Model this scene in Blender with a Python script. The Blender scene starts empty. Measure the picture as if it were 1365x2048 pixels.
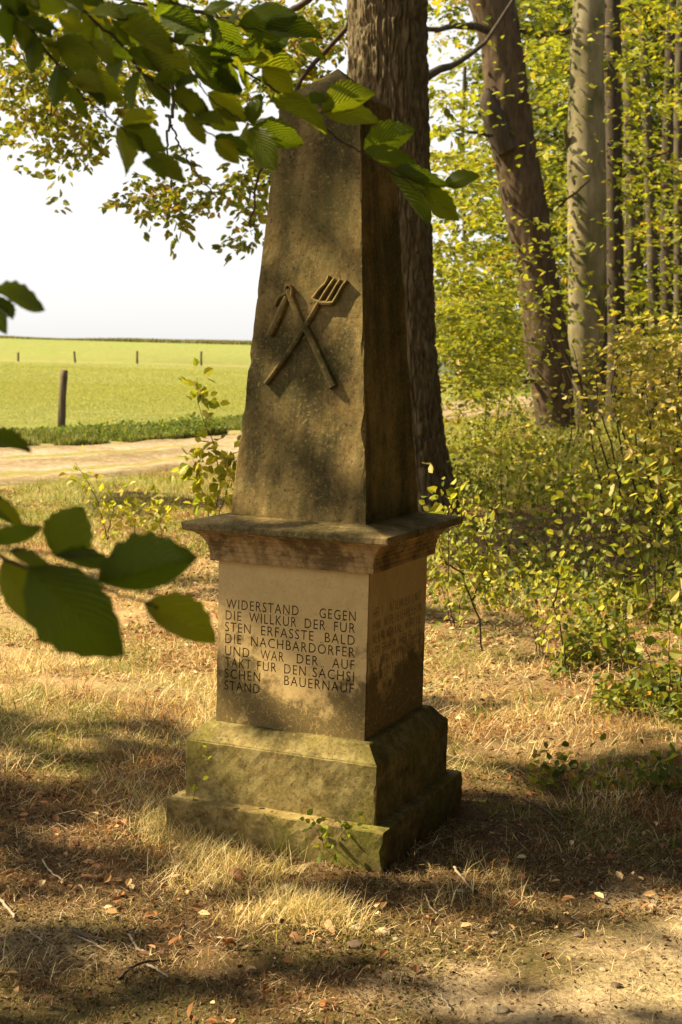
import bpy, bmesh, math, random
import numpy as np
from mathutils import Vector, Matrix
random.seed(7); rng = np.random.default_rng(11)
sc = bpy.context.scene
# ------------------------------------------------------------------ camera
W, H, F = 1365.0, 2048.0, 2900.0
PITCH, ROLL, CH = 0.10664, 0.02575, 1.6
def camaxes():
    c, s = math.cos(PITCH), math.sin(PITCH)
    f = np.array([0, c, -s]); u = np.array([0, s, c]); r = np.array([1.0, 0, 0])
    cr, sr = math.cos(ROLL), math.sin(ROLL)
    return cr*r + sr*u, -sr*r + cr*u, f
CR, CU, CF = camaxes()
CAM = np.array([0, 0, CH])
cd = bpy.data.cameras.new('camera'); cam = bpy.data.objects.new('camera', cd)
sc.collection.objects.link(cam); sc.camera = cam
cam.matrix_world = Matrix(((CR[0], CU[0], -CF[0], 0), (CR[1], CU[1], -CF[1], 0), (CR[2], CU[2], -CF[2], CH), (0, 0, 0, 1)))
cd.sensor_fit = 'VERTICAL'; cd.sensor_height = 24.0; cd.sensor_width = 16.0
cd.lens = F/H*24.0; cd.clip_end = 3000; cd.clip_start = 0.05
cd.dof.use_dof = True; cd.dof.focus_distance = 4.75; cd.dof.aperture_fstop = 5.0
sc.render.resolution_x = 682; sc.render.resolution_y = 1024
# ------------------------------------------------------------------ light
SUN_EL = math.radians(42.0)
SH = np.array([-0.99, 0.125]); SH = SH/np.linalg.norm(SH)
S = np.array([SH[0]*math.cos(SUN_EL), SH[1]*math.cos(SUN_EL), math.sin(SUN_EL)])
w = bpy.data.worlds.new('World'); sc.world = w; w.use_nodes = True
nt = w.node_tree; nt.nodes.clear()
sky = nt.nodes.new('ShaderNodeTexSky'); sky.sky_type = 'NISHITA'; sky.sun_disc = False
sky.sun_elevation = SUN_EL; sky.sun_rotation = math.atan2(SH[0], SH[1])
sky.dust_density = 2.0; sky.air_density = 1.0; sky.ozone_density = 1.0; sky.altitude = 300
hs = nt.nodes.new('ShaderNodeHueSaturation'); hs.inputs['Saturation'].default_value = 0.2
bg = nt.nodes.new('ShaderNodeBackground'); bg.inputs['Strength'].default_value = 0.09
wo = nt.nodes.new('ShaderNodeOutputWorld')
hz = nt.nodes.new('ShaderNodeMix'); hz.data_type = 'RGBA'; hz.inputs[0].default_value = .75   # high white haze over the blue
hz.inputs[7].default_value = (3.6, 3.55, 3.48, 1)
nt.links.new(sky.outputs[0], hs.inputs['Color']); nt.links.new(hs.outputs[0], hz.inputs[6]); nt.links.new(hz.outputs[2], bg.inputs[0]); nt.links.new(bg.outputs[0], wo.inputs[0])
sl = bpy.data.lights.new('sun', 'SUN'); sl.energy = 5.0; sl.angle = math.radians(0.5); sl.color = (1.0, 0.82, 0.52)
so = bpy.data.objects.new('sun', sl); sc.collection.objects.link(so)
so.rotation_euler = Vector(S).to_track_quat('Z', 'Y').to_euler(); so.location = (-8, 2, 12)
sc.view_settings.view_transform = 'Standard'; sc.view_settings.look = 'None'
sc.view_settings.gamma = 1.0; sc.view_settings.use_curve_mapping = False
sc.view_settings.exposure = 1.62
# ------------------------------------------------------------------ pixel -> world
def ray(px, py):
    return (px-W/2)/F*CR + (H/2-py)/F*CU + CF
def at(px, py, y):                # the point seen at a pixel, at forward distance y
    d = ray(px, py); return CAM + d*(y/d[1])
def gnd(px, py, z=0.0):
    d = ray(px, py); return CAM + d*((z-CH)/d[2])
def onplane(px, py, p0, n):
    d = ray(px, py); return CAM + d*(np.dot(p0-CAM, n)/np.dot(d, n))
# ------------------------------------------------------------------ noise
def _h(ix, iy, iz, s):
    v = (ix*374761393 + iy*668265263 + iz*2147483647 + s*1274126177) & 0xffffffff
    v = ((v ^ (v >> 13))*1274126177) & 0xffffffff
    v = v ^ (v >> 16)
    return (v & 0xffffff)/float(0xffffff)
def vn(p, s=0):
    p = np.asarray(p, float); i = np.floor(p).astype(np.int64); f = p-i; f = f*f*(3-2*f)
    r = 0
    for a in (0, 1):
        for b in (0, 1):
            for c in (0, 1):
                wgt = (f[..., 0] if a else 1-f[..., 0])*(f[..., 1] if b else 1-f[..., 1])*(f[..., 2] if c else 1-f[..., 2])
                r = r + wgt*_h(i[..., 0]+a, i[..., 1]+b, i[..., 2]+c, s)
    return r
def fbm(p, o=4, s=0):
    p = np.asarray(p, float); r = 0; a = 0.5; t = 0
    for k in range(o):
        r = r + a*vn(p*2**k, s+k); t += a; a *= .5
    return r/t
def v3(x, y, z=0.0):
    x = np.asarray(x, float); y = np.asarray(y, float)
    return np.stack([x, y, np.zeros_like(x)+z], -1)
def sstep(a, b, x):
    t = np.clip((x-a)/(b-a), 0, 1); return t*t*(3-2*t)
def gz(x, y):                      # ground height
    x = np.asarray(x, float); y = np.asarray(y, float)
    d = np.hypot(x+.05, y-4.9)
    near = sstep(.5, 1.6, d)
    z = (fbm(v3(x*.9, y*.9), 3, 5)-.5)*.10*near*(1-sstep(14, 28, y)*.6)
    z = z + (fbm(v3(x*6, y*6), 2, 9)-.5)*.018*sstep(.42, .6, d)
    z = z + (fbm(v3(x*.02, y*.02), 2, 3)-.5)*.8*sstep(60, 160, y)
    z = z + 3.7*sstep(185, 310, y)
    z = z - 6*sstep(330, 700, y)
    return z
# ------------------------------------------------------------------ object helpers
col = sc.collection
def props(o, label=None, cat=None, group=None, kind=None):
    if label: o['label'] = label
    if cat: o['category'] = cat
    if group: o['group'] = group
    if kind: o['kind'] = kind
    return o
def empty(name, loc, label, cat, group=None):
    o = bpy.data.objects.new(name, None); col.objects.link(o); o.location = [float(v) for v in loc]
    o.empty_display_size = .1
    return props(o, label, cat, group)
def link(name, me, mat=None, parent=None, loc=None):
    o = bpy.data.objects.new(name, me); col.objects.link(o)
    if mat is not None and not me.materials: me.materials.append(mat)
    if parent is not None:
        o.parent = parent
        # geometry is written in world space: undo the parent's placement
        if parent.parent is None: o.matrix_parent_inverse = Matrix.Translation(parent.location).inverted()
    if loc is not None: o.location = loc
    return o
def npmesh(name, V, Fc, colr=None, smooth=False):
    V = np.ascontiguousarray(V, dtype=np.float32); Fc = np.ascontiguousarray(Fc, dtype=np.int32)
    me = bpy.data.meshes.new(name); k = Fc.shape[1]; m = Fc.shape[0]
    me.vertices.add(len(V)); me.vertices.foreach_set('co', V.ravel())
    me.loops.add(m*k); me.loops.foreach_set('vertex_index', Fc.ravel())
    me.polygons.add(m); me.polygons.foreach_set('loop_start', np.arange(0, m*k, k, dtype=np.int32))
    try: me.polygons.foreach_set('loop_total', np.full(m, k, dtype=np.int32))
    except Exception: pass
    if colr is not None:
        a = me.color_attributes.new('Col', 'FLOAT_COLOR', 'POINT')
        c4 = np.ones((len(V), 4), np.float32); c4[:, :3] = colr; a.data.foreach_set('color', c4.ravel())
    me.update(calc_edges=True); me.validate()
    me.polygons.foreach_set('use_smooth', np.full(len(me.polygons), smooth)); me.update()
    return me
def grid(nu, nv, closed=False):
    i, j = np.meshgrid(np.arange(nu if closed else nu-1), np.arange(nv-1), indexing='ij')
    i = i.ravel(); j = j.ravel(); i2 = (i+1) % nu
    return np.stack([i*nv+j, i2*nv+j, i2*nv+j+1, i*nv+j+1], 1)
def unit(a): return a/np.maximum(np.linalg.norm(a, axis=-1, keepdims=True), 1e-9)
# ------------------------------------------------------------------ materials
def nodes(name):
    m = bpy.data.materials.new(name); m.use_nodes = True; n = m.node_tree; n.nodes.clear()
    return m, n, n.nodes, n.links
def N(n, t, **kw):
    x = n.nodes.new(t)
    for k, v in kw.items():
        if k.startswith('i_'):
            x.inputs[int(k[2:]) if k[2:].isdigit() else k[2:].replace('_', ' ')].default_value = v
        else: setattr(x, k, v)
    return x
def ramp(n, src, stops, links):
    r = n.nodes.new('ShaderNodeValToRGB'); e = r.color_ramp.elements
    while len(e) < len(stops): e.new(.5)
    for k, (p, c) in enumerate(stops): e[k].position = p; e[k].color = (c[0], c[1], c[2], 1) if not isinstance(c, (int, float)) else (c, c, c, 1)
    links.new(src, r.inputs[0]); return r.outputs[0]
def mixc(n, a, b, f, links, mode='MIX'):
    x = n.nodes.new('ShaderNodeMix'); x.data_type = 'RGBA'; x.blend_type = mode
    for s, v in ((x.inputs[0], f), (x.inputs[6], a), (x.inputs[7], b)):
        if isinstance(v, (int, float)): s.default_value = v
        elif isinstance(v, tuple): s.default_value = (v[0], v[1], v[2], 1)
        else: links.new(v, s)
    return x.outputs[2]
def noise(n, co, scale, detail=4, rough=.55, dist=0, links=None, typ=None):
    x = n.nodes.new('ShaderNodeTexNoise'); x.inputs['Scale'].default_value = scale; x.inputs['Detail'].default_value = detail
    x.inputs['Roughness'].default_value = rough; x.inputs['Distortion'].default_value = dist
    if co is not None: links.new(co, x.inputs['Vector'])
    return x.outputs[0]
def mapping(n, co, sc_, links, rot=(0, 0, 0)):
    x = n.nodes.new('ShaderNodeMapping'); x.inputs['Scale'].default_value = sc_; x.inputs['Rotation'].default_value = rot
    links.new(co, x.inputs[0]); return x.outputs[0]

def leaf_mat(name, trans=.45, rough=.45, spec=.35, base=None, vary=0.0, veins=False, tint=(1.25, 1.15, .45)):
    m, n, nd, L = nodes(name)
    if base is None:
        a = N(n, 'ShaderNodeAttribute', attribute_name='Col').outputs['Color']
    else:
        oi = N(n, 'ShaderNodeObjectInfo')
        r = ramp(n, oi.outputs['Random'], [(0, base[0]), (.5, base[1]), (1, base[2])], L); a = r
    if veins:
        tc = N(n, 'ShaderNodeTexCoord')
        sx = N(n, 'ShaderNodeSeparateXYZ'); L.new(tc.outputs['UV'], sx.inputs[0])
        nz = noise(n, tc.outputs['UV'], 9, 4, .6, 0, L)
        a = mixc(n, a, (.17, .13, .03), ramp(n, nz, [(.60, 0.0), (.72, .55)], L), L)
    p = N(n, 'ShaderNodeBsdfPrincipled'); p.inputs['Roughness'].default_value = rough
    p.inputs['Specular IOR Level'].default_value = spec
    L.new(a, p.inputs['Base Color'])
    t = N(n, 'ShaderNodeBsdfTranslucent')
    tc_ = mixc(n, a, (tint[0], tint[1], tint[2]), 1.0, L, 'MULTIPLY'); 
    g = N(n, 'ShaderNodeBrightContrast'); L.new(tc_, t.inputs[0])
    mx = N(n, 'ShaderNodeMixShader'); mx.inputs[0].default_value = trans
    L.new(p.outputs[0], mx.inputs[1]); L.new(t.outputs[0], mx.inputs[2])
    o = N(n, 'ShaderNodeOutputMaterial'); L.new(mx.outputs[0], o.inputs[0])
    if veins:
        # fine side veins as relief
        ab = N(n, 'ShaderNodeMath', operation='ABSOLUTE'); L.new(sx.outputs[1], ab.inputs[0])
        ml = N(n, 'ShaderNodeMath', operation='MULTIPLY_ADD'); L.new(ab.outputs[0], ml.inputs[0]); ml.inputs[1].default_value = -0.9
        L.new(sx.outputs[0], ml.inputs[2])
        m2 = N(n, 'ShaderNodeMath', operation='MULTIPLY'); L.new(ml.outputs[0], m2.inputs[0]); m2.inputs[1].default_value = 70
        sn = N(n, 'ShaderNodeMath', operation='SINE'); L.new(m2.outputs[0], sn.inputs[0])
        b = N(n, 'ShaderNodeBump'); b.inputs['Strength'].default_value = .9; b.inputs['Distance'].default_value = .0022
        L.new(sn.outputs[0], b.inputs['Height']); L.new(b.outputs[0], p.inputs['Normal']); L.new(b.outputs[0], t.inputs['Normal'])
    return m
def simple_mat(name, c1, c2, scale=8, rough=.85, bump=.3, bd=.01, stretch=(1, 1, 1), spec=.2, attr=False, c3=None):
    m, n, nd, L = nodes(name)
    tc = N(n, 'ShaderNodeTexCoord'); co = mapping(n, tc.outputs['Object'], stretch, L)
    nz = noise(n, co, scale, 6, .62, 0, L)
    stops = [(.33, c1), (.66, c2)] if c3 is None else [(.3, c1), (.5, c2), (.72, c3)]
    c = ramp(n, nz, stops, L)
    if attr:
        a = N(n, 'ShaderNodeAttribute', attribute_name='Col').outputs['Color']; c = mixc(n, c, a, 1.0, L, 'MULTIPLY')
    p = N(n, 'ShaderNodeBsdfPrincipled'); p.inputs['Roughness'].default_value = rough; p.inputs['Specular IOR Level'].default_value = spec
    L.new(c, p.inputs['Base Color'])
    nz2 = noise(n, co, scale*4, 6, .65, 0, L)
    b = N(n, 'ShaderNodeBump'); b.inputs['Strength'].default_value = bump; b.inputs['Distance'].default_value = bd
    L.new(nz2, b.inputs['Height']); L.new(b.outputs[0], p.inputs['Normal'])
    o = N(n, 'ShaderNodeOutputMaterial'); L.new(p.outputs[0], o.inputs[0])
    return m
def stone_mat(name, clean, dirt, moss, dirt_lo, dirt_hi, moss_amt=.4, streak=False, worm=False, zlo=0, zhi=1, zdir=0.0, bands=False, grain=1.0):
    """sandstone: clean colour, algae/dirt film, greenish moss; zdir adds dirt towards zlo (or away, negative)"""
    m, n, nd, L = nodes(name)
    tc = N(n, 'ShaderNodeTexCoord'); co = tc.outputs['Object']
    n1 = noise(n, co, 3.2, 8, .62, .3, L); n2 = noise(n, co, 19, 10, .76, .2, L); n3 = noise(n, co, 85, 5, .75, 0, L)
    n4 = noise(n, mapping(n, co, (1, 1, .16), L), 9, 5, .6, 0, L)
    base = mixc(n, clean, (clean[0]*.74, clean[1]*.66, clean[2]*.56), ramp(n, n2, [(.42, 0.0), (.58, grain)], L), L)
    if bands:
        wv = N(n, 'ShaderNodeTexWave'); wv.inputs['Scale'].default_value = 9; wv.inputs['Distortion'].default_value = 5; wv.inputs['Detail'].default_value = 2
        wv.inputs['Detail Scale'].default_value = .8
        L.new(mapping(n, co, (1, .35, .8), L, (0, .5, .3)), wv.inputs[0])
        base = mixc(n, base, (clean[0]*.5, clean[1]*.36, clean[2]*.3), ramp(n, wv.outputs[1], [(.5, 0.0), (.95, .38)], L), L)
    sx = N(n, 'ShaderNodeSeparateXYZ'); L.new(co, sx.inputs[0])
    mr = N(n, 'ShaderNodeMapRange'); mr.inputs[1].default_value = zlo; mr.inputs[2].default_value = zhi
    mr.inputs[3].default_value = zdir; mr.inputs[4].default_value = -zdir; L.new(sx.outputs[2], mr.inputs[0])
    a1 = N(n, 'ShaderNodeMath', operation='MULTIPLY_ADD'); L.new(n4 if streak else n2, a1.inputs[0]); a1.inputs[1].default_value = .75; L.new(n1, a1.inputs[2])
    a2 = N(n, 'ShaderNodeMath', operation='ADD'); L.new(a1.outputs[0], a2.inputs[0]); L.new(mr.outputs[0], a2.inputs[1])
    fd = ramp(n, a2.outputs[0], [(dirt_lo, 0.0), (dirt_hi, 1.0)], L)
    c = mixc(n, base, dirt, fd, L)
    nm = noise(n, co, 5.5, 6, .6, .2, L)
    fm = ramp(n, nm, [(.47, 0.0), (.66, moss_amt)], L)
    c = mixc(n, c, moss, fm, L)
    c = mixc(n, c, (clean[0]*1.15, clean[1]*1.1, clean[2]), ramp(n, n3, [(.56, 0.0), (.66, .6*grain)], L), L)
    c = mixc(n, c, (.02, .017, .01), ramp(n, n3, [(.34, .75*grain), (.44, 0.0)], L), L)
    if worm:
        vo = N(n, 'ShaderNodeTexNoise'); vo.inputs['Scale'].default_value = 17; vo.inputs['Detail'].default_value = 1; vo.inputs['Distortion'].default_value = 2.4
        L.new(co, vo.inputs[0])
        line = ramp(n, vo.outputs[0], [(.478, 0.0), (.5, 1.0), (.522, 0.0)], L)
        zf = N(n, 'ShaderNodeMapRange'); zf.inputs[1].default_value = zlo+.20; zf.inputs[2].default_value = zlo+.08; L.new(sx.outputs[2], zf.inputs[0])
        ff = N(n, 'ShaderNodeMath', operation='MULTIPLY'); L.new(line, ff.inputs[0]); L.new(zf.outputs[0], ff.inputs[1])
        f3 = N(n, 'ShaderNodeMath', operation='MULTIPLY'); L.new(ff.outputs[0], f3.inputs[0]); f3.inputs[1].default_value = .6
        c = mixc(n, c, (clean[0]*.95, clean[1]*.95, clean[2]*.8), f3.outputs[0], L)
    p = N(n, 'ShaderNodeBsdfPrincipled'); p.inputs['Roughness'].default_value = .88; p.inputs['Specular IOR Level'].default_value = .18
    L.new(c, p.inputs['Base Color'])
    b1 = N(n, 'ShaderNodeBump'); b1.inputs['Strength'].default_value = .55; b1.inputs['Distance'].default_value = .0035; b1.inputs['Strength'].default_value = .55*grain; L.new(n3, b1.inputs['Height'])
    b2 = N(n, 'ShaderNodeBump'); b2.inputs["Strength"].default_value = .3; b2.inputs["Distance"].default_value = .003; L.new(n2, b2.inputs['Height'])
    L.new(b2.outputs[0], b1.inputs['Normal']); L.new(b1.outputs[0], p.inputs['Normal'])
    o = N(n, 'ShaderNodeOutputMaterial'); L.new(p.outputs[0], o.inputs[0])
    return m
def ground_mat(name, attr_mul=True, cols=None, scale=5, fine=60, bump=.012):
    m, n, nd, L = nodes(name)
    tc = N(n, 'ShaderNodeTexCoord'); co = tc.outputs['Object']
    n1 = noise(n, co, scale, 8, .7, .4, L); n2 = noise(n, co, fine, 6, .75, 0, L)
    c = ramp(n, n2, cols, L)
    if attr_mul:
        a = N(n, 'ShaderNodeAttribute', attribute_name='Col').outputs['Color']
        k = ramp(n, n2, [(.25, .35), (.5, 1.0), (.75, 1.7)], L)
        c = mixc(n, a, k, 1.0, L, 'MULTIPLY')
        k2 = ramp(n, n1, [(.3, .7), (.7, 1.25)], L)
        c = mixc(n, c, k2, 1.0, L, 'MULTIPLY')
    p = N(n, 'ShaderNodeBsdfPrincipled'); p.inputs['Roughness'].default_value = .95; p.inputs['Specular IOR Level'].default_value = .1
    L.new(c, p.inputs['Base Color'])
    b = N(n, 'ShaderNodeBump'); b.inputs['Strength'].default_value = .8; b.inputs['Distance'].default_value = bump
    L.new(n2, b.inputs['Height']); L.new(b.outputs[0], p.inputs['Normal'])
    o = N(n, 'ShaderNodeOutputMaterial'); L.new(p.outputs[0], o.inputs[0])
    return m
M_foliage = leaf_mat('foliage_leaf', .5, .5, .25)
M_canopy = leaf_mat('thick_canopy_leaf', .14, .6, .15)
M_grass = leaf_mat('grass_blade', .3, .6, .15, tint=(1.1, 1.05, .6))
M_litter = leaf_mat('dry_litter', .12, .75, .12, tint=(1.1, 1, .8))
M_beechleaf = leaf_mat('beech_leaf', .58, .42, .3, base=[(.10, .16, .012), (.17, .24, .018), (.34, .38, .028)], veins=True)
M_dryleaf = leaf_mat('curled_dry_leaf', .12, .6, .2, base=[(.20, .085, .035), (.25, .14, .065), (.36, .25, .13)])
M_twig = simple_mat('twig_bark', (.035, .024, .014), (.07, .05, .03), 30, .7, .3, .001)
M_paletwig = simple_mat('weathered_twig', (.22, .17, .11), (.38, .31, .22), 30, .8, .4, .001)
M_darktwig = simple_mat('dark_twig', (.07, .05, .035), (.13, .09, .06), 30, .8, .4, .001)
M_oak = simple_mat('oak_bark', (.07, .055, .033), (.21, .17, .105), 26, .95, .8, .012, (1, 1, .25), .05, attr=True)
M_leanbark = simple_mat('grey_brown_bark', (.04, .028, .018), (.10, .07, .042), 9, .9, .6, .01, (1, 1, .3), .1)
M_beech = simple_mat('beech_bark', (.06, .062, .024), (.165, .14, .075), 2.6, .8, .25, .006, (1, 1, .45), .15, c3=(.28, .24, .155))
M_darkbark = simple_mat('dark_bark', (.035, .028, .02), (.08, .062, .045), 9, .9, .6, .01, (1, 1, .3), .1)
M_greybark = simple_mat('grey_bark', (.045, .038, .024), (.11, .092, .062), 6, .9, .5, .01, (1, 1, .3), .1)
M_wood = simple_mat('weathered_post_wood', (.04, .03, .02), (.15, .115, .08), 10, .9, .8, .01, (1, 1, .12), .1)
M_pebble = simple_mat('pebble', (.22, .17, .11), (.42, .35, .25), 12, .8, .5, .004)
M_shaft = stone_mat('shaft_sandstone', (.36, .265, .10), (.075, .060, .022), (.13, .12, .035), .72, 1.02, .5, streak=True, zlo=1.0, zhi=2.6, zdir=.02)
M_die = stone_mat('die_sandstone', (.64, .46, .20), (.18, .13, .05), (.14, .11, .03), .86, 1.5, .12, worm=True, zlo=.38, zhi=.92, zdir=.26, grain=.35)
M_cornice = stone_mat('cornice_weathered', (.32, .24, .11), (.085, .068, .024), (.14, .12, .04), .72, 1.02, .6)
M_cove = stone_mat('cove_sandstone', (.46, .31, .13), (.15, .095, .035), (.15, .11, .035), .85, 1.4, .12, bands=True, grain=.4)
M_base = stone_mat('base_sandstone', (.29, .235, .09), (.085, .07, .022), (.16, .135, .025), .74, 1.08, .75)
M_slab = stone_mat('slab_sandstone', (.29, .225, .09), (.08, .06, .02), (.14, .135, .02), .72, 1.05, .9)
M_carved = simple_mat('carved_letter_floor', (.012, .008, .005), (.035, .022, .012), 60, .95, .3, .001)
# ------------------------------------------------------------------ the setting
def sinh_space(a, b, n, k):
    t = np.linspace(np.arcsinh(a/k), np.arcsinh(b/k), n); return np.sinh(t)*k
def zone_colour(x, y):
    """albedo of the bare ground: moss and humus, dry mat, sandy patches, soil darkened as plant shade"""
    s1 = fbm(v3(x*1.3, y*1.3), 4, 21); s2 = fbm(v3(x*4, y*4), 4, 31)
    humus = np.array([.13, .082, .042]); straw = np.array([.38, .26, .125]); sand = np.array([.50, .38, .23]); green = np.array([.12, .13, .035])
    c = humus*np.ones(x.shape+(3,))
    k = sstep(5.0, 6.2, y+(s2-.5)*1.6)*(.75)
    c = c*(1-k[..., None]) + straw*k[..., None]
    k = sstep(.35, .8, x-(y-5)*.05+(s1-.5))*sstep(12, 9, y)*.55; c = c*(1-k[..., None]) + np.array([.12, .082, .04])*k[..., None]
    # worn sandy footpath at the lower right
    e = ((x-1.25)/1.15)**2 + ((y-3.35)/.85)**2 + (s1-.5)*1.6 + (s2-.5)*1.3
    k = (1-sstep(.55, 1.15, e)); c = c*(1-k[..., None]) + sand*k[..., None]
    e = ((x+.85)/.35)**2 + ((y-3.75)/.16)**2 + (s2-.5)*1.5
    k = (1-sstep(.5, 1.1, e))*.5; c = c*(1-k[..., None]) + sand*k[..., None]
    k = sstep(.52, .7, s1)*.45; c = c*(1-k[..., None]) + green*k[..., None]
    k = sstep(8.5, 10.5, y)*sstep(.8, 1.8, x)*.7; c = c*(1-k[..., None]) + np.array([.07, .05, .025])*k[..., None]  # soil under the plant cover darkened to deepen its shade
    k = sstep(11, 15, y)*.6*sstep(1.5, -1.5, x); c = c*(1-k[..., None]) + np.array([.19, .20, .05])*k[..., None]
    k = sstep(40, 70, y)*1.0; c = c*(1-k[..., None]) + np.array([.16, .21, .035])*k[..., None]
    return c
xs = sinh_space(-900, 900, 300, .9); ys = np.concatenate([-sinh_space(.3, 300, 30, 3)[::-1], sinh_space(.0, 1600, 430, 3.2)])
GX, GY = np.meshgrid(xs, ys, indexing='ij'); GZ = gz(GX, GY)
V = np.stack([GX, GY, GZ], -1).reshape(-1, 3)
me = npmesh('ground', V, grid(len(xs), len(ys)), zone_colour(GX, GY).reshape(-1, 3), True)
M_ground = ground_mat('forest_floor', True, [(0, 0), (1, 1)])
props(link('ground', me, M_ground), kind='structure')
# the dirt track
PN = [(-26, 7.0), (-12, 11.4), (-4.6, 15.2), (-2.4, 19.6), (-.6, 24.0), (1.2, 30), (3.0, 38), (6.5, 50), (14, 66), (40, 90)]      # near edge
PF = [(-29, 16.5), (-14, 20.4), (-6, 22.4), (-3.8, 25.2), (-2.2, 28.5), (-.4, 36), (2.0, 47), (5.5, 60), (12, 78), (36, 104)]        # far edge
def poly_interp(P, t):
    P = np.array(P, float); s = np.linspace(0, 1, len(P)); return np.stack([np.interp(t, s, P[:, k]) for k in range(P.shape[1])], -1)
t = np.linspace(0, 1, 260); a = poly_interp(PN, t); b = poly_interp(PF, t)
for q in (a, b): q[:, 1] += (fbm(v3(q[:, 0]*1.7, q[:, 1]*1.7), 3, 77)-.5)*1.1
u = np.linspace(0, 1, 24)
P = a[:, None, :]*(1-u[None, :, None]) + b[:, None, :]*u[None, :, None]
pz = gz(P[..., 0], P[..., 1]) + .03 - .05*np.exp(-((u-.28)/.1)**2)[None] - .05*np.exp(-((u-.72)/.1)**2)[None] + .01
pz[:, 0] -= .05; pz[:, -1] -= .05
rut = np.exp(-((u-.28)/.13)**2) + np.exp(-((u-.74)/.13)**2)
g = fbm(v3(P[..., 0]*1.2, P[..., 1]*1.2), 4, 15)
sandc = np.array([.40, .30, .21]); grassy = np.array([.22, .17, .085])
kk = np.clip(rut[None]*.9 + (g-.45)*1.6, 0, 1)[..., None]
me = npmesh('path', np.concatenate([P, pz[..., None]], -1).reshape(-1, 3), grid(260, 24), (grassy*(1-kk)+sandc*kk).reshape(-1, 3), True)
props(link('path', me, ground_mat('track_dirt', True, [(0, 0), (1, 1)], 2.2, 11, .05)), kind='structure')
# meadow: runs from the verge to the crest
t = np.linspace(0, 1, 240); a = poly_interp([(-60, 15.0), (-29, 19), (-14, 22.5), (-6, 24.2), (-3.5, 28), (-1.8, 32), (-.0, 40), (2.4, 52), (6, 66), (12, 84), (40, 112)], t)
dd = np.concatenate([[0], sinh_space(.5, 520, 120, 12)])
far = np.stack([-180+t*420, np.full_like(t, 520.0)], -1)
dv = far-a; dv /= np.linalg.norm(dv, axis=1, keepdims=True)
sc_ = (520-a[:, 1])
Q = a[:, None, :] + (far-a)[:, None, :]*(dd/520)[None, :, None]
s1 = fbm(v3(Q[..., 0]*.05, Q[..., 1]*.02), 4, 41); s2 = fbm(v3(Q[..., 0]*.8, Q[..., 1]*.8), 3, 42)
mc = np.array([.17, .18, .045])*(1-.35*(s1[..., None]-.5)) + (s2[..., None]-.5)*np.array([.05, .03, .01])
line = np.exp(-((Q[..., 1]-192-(fbm(v3(Q[..., 0]*.03, 0*Q[..., 0]), 3, 8)-.5)*10)/3.0)**2)
mc = mc*(1-.5*line[..., None]) + np.array([.34, .25, .11])*(.5*line[..., None])
k = sstep(200, 260, Q[..., 1])[..., None]*.5; mc = mc*(1-k)+np.array([.20, .22, .06])*k
me = npmesh('field', np.concatenate([Q, (gz(Q[..., 0], Q[..., 1])+.012)[..., None]], -1).reshape(-1, 3), grid(240, 121), mc.reshape(-1, 3), True)
props(link('field', me, ground_mat('meadow_grass', True, [(0, 0), (1, 1)], 1.2, 6, .08)), kind='structure')

# ------------------------------------------------------------------ leaf / blade clouds
TL = np.array([[0, 0, 0], [.30, .5, .10], [.68, .42, .09], [1, 0, -.04], [.68, -.42, .09], [.30, -.5, .10]])
def leafcloud(P, A, Nn, L, wr, colr):
    P = np.asarray(P, float); n = len(P)
    A = unit(A); B = unit(np.cross(Nn, A)); C = np.cross(A, B)
    wr = np.broadcast_to(wr, (n,)); L = np.broadcast_to(L, (n,))
    V = (P[:, None, :] + A[:, None, :]*(TL[None, :, 0:1]*L[:, None, None]) + B[:, None, :]*(TL[None, :, 1:2]*(L*wr)[:, None, None])
         + C[:, None, :]*(TL[None, :, 2:3]*L[:, None, None]))
    base = (np.arange(n)*6)[:, None]
    Fc = np.concatenate([base+np.array([[0, 3, 2, 1]]), base+np.array([[0, 5, 4, 3]])], 1).reshape(-1, 4)
    return V.reshape(-1, 3), Fc, np.repeat(colr, 6, axis=0)
def in_view(x, y, m=.35): return np.abs(x) < .26*y+m
def rdir(n, up=0.0):
    d = rng.normal(size=(n, 3)); d = unit(d); d[:, 2] += up; return unit(d)
def palette(n, cols, wts, jit=.15):
    cols = np.array(cols); k = rng.choice(len(cols), n, p=np.array(wts)/sum(wts)); c = cols[k]*(1+rng.normal(size=(n, 1))*jit)
    return np.clip(c, .004, .9)
def merge(parts):
    V = []; Fc = []; C = []; o = 0
    for v, f, c in parts: V.append(v); Fc.append(f+o); C.append(c); o += len(v)
    return np.concatenate(V), np.concatenate(Fc), np.concatenate(C)
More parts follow.
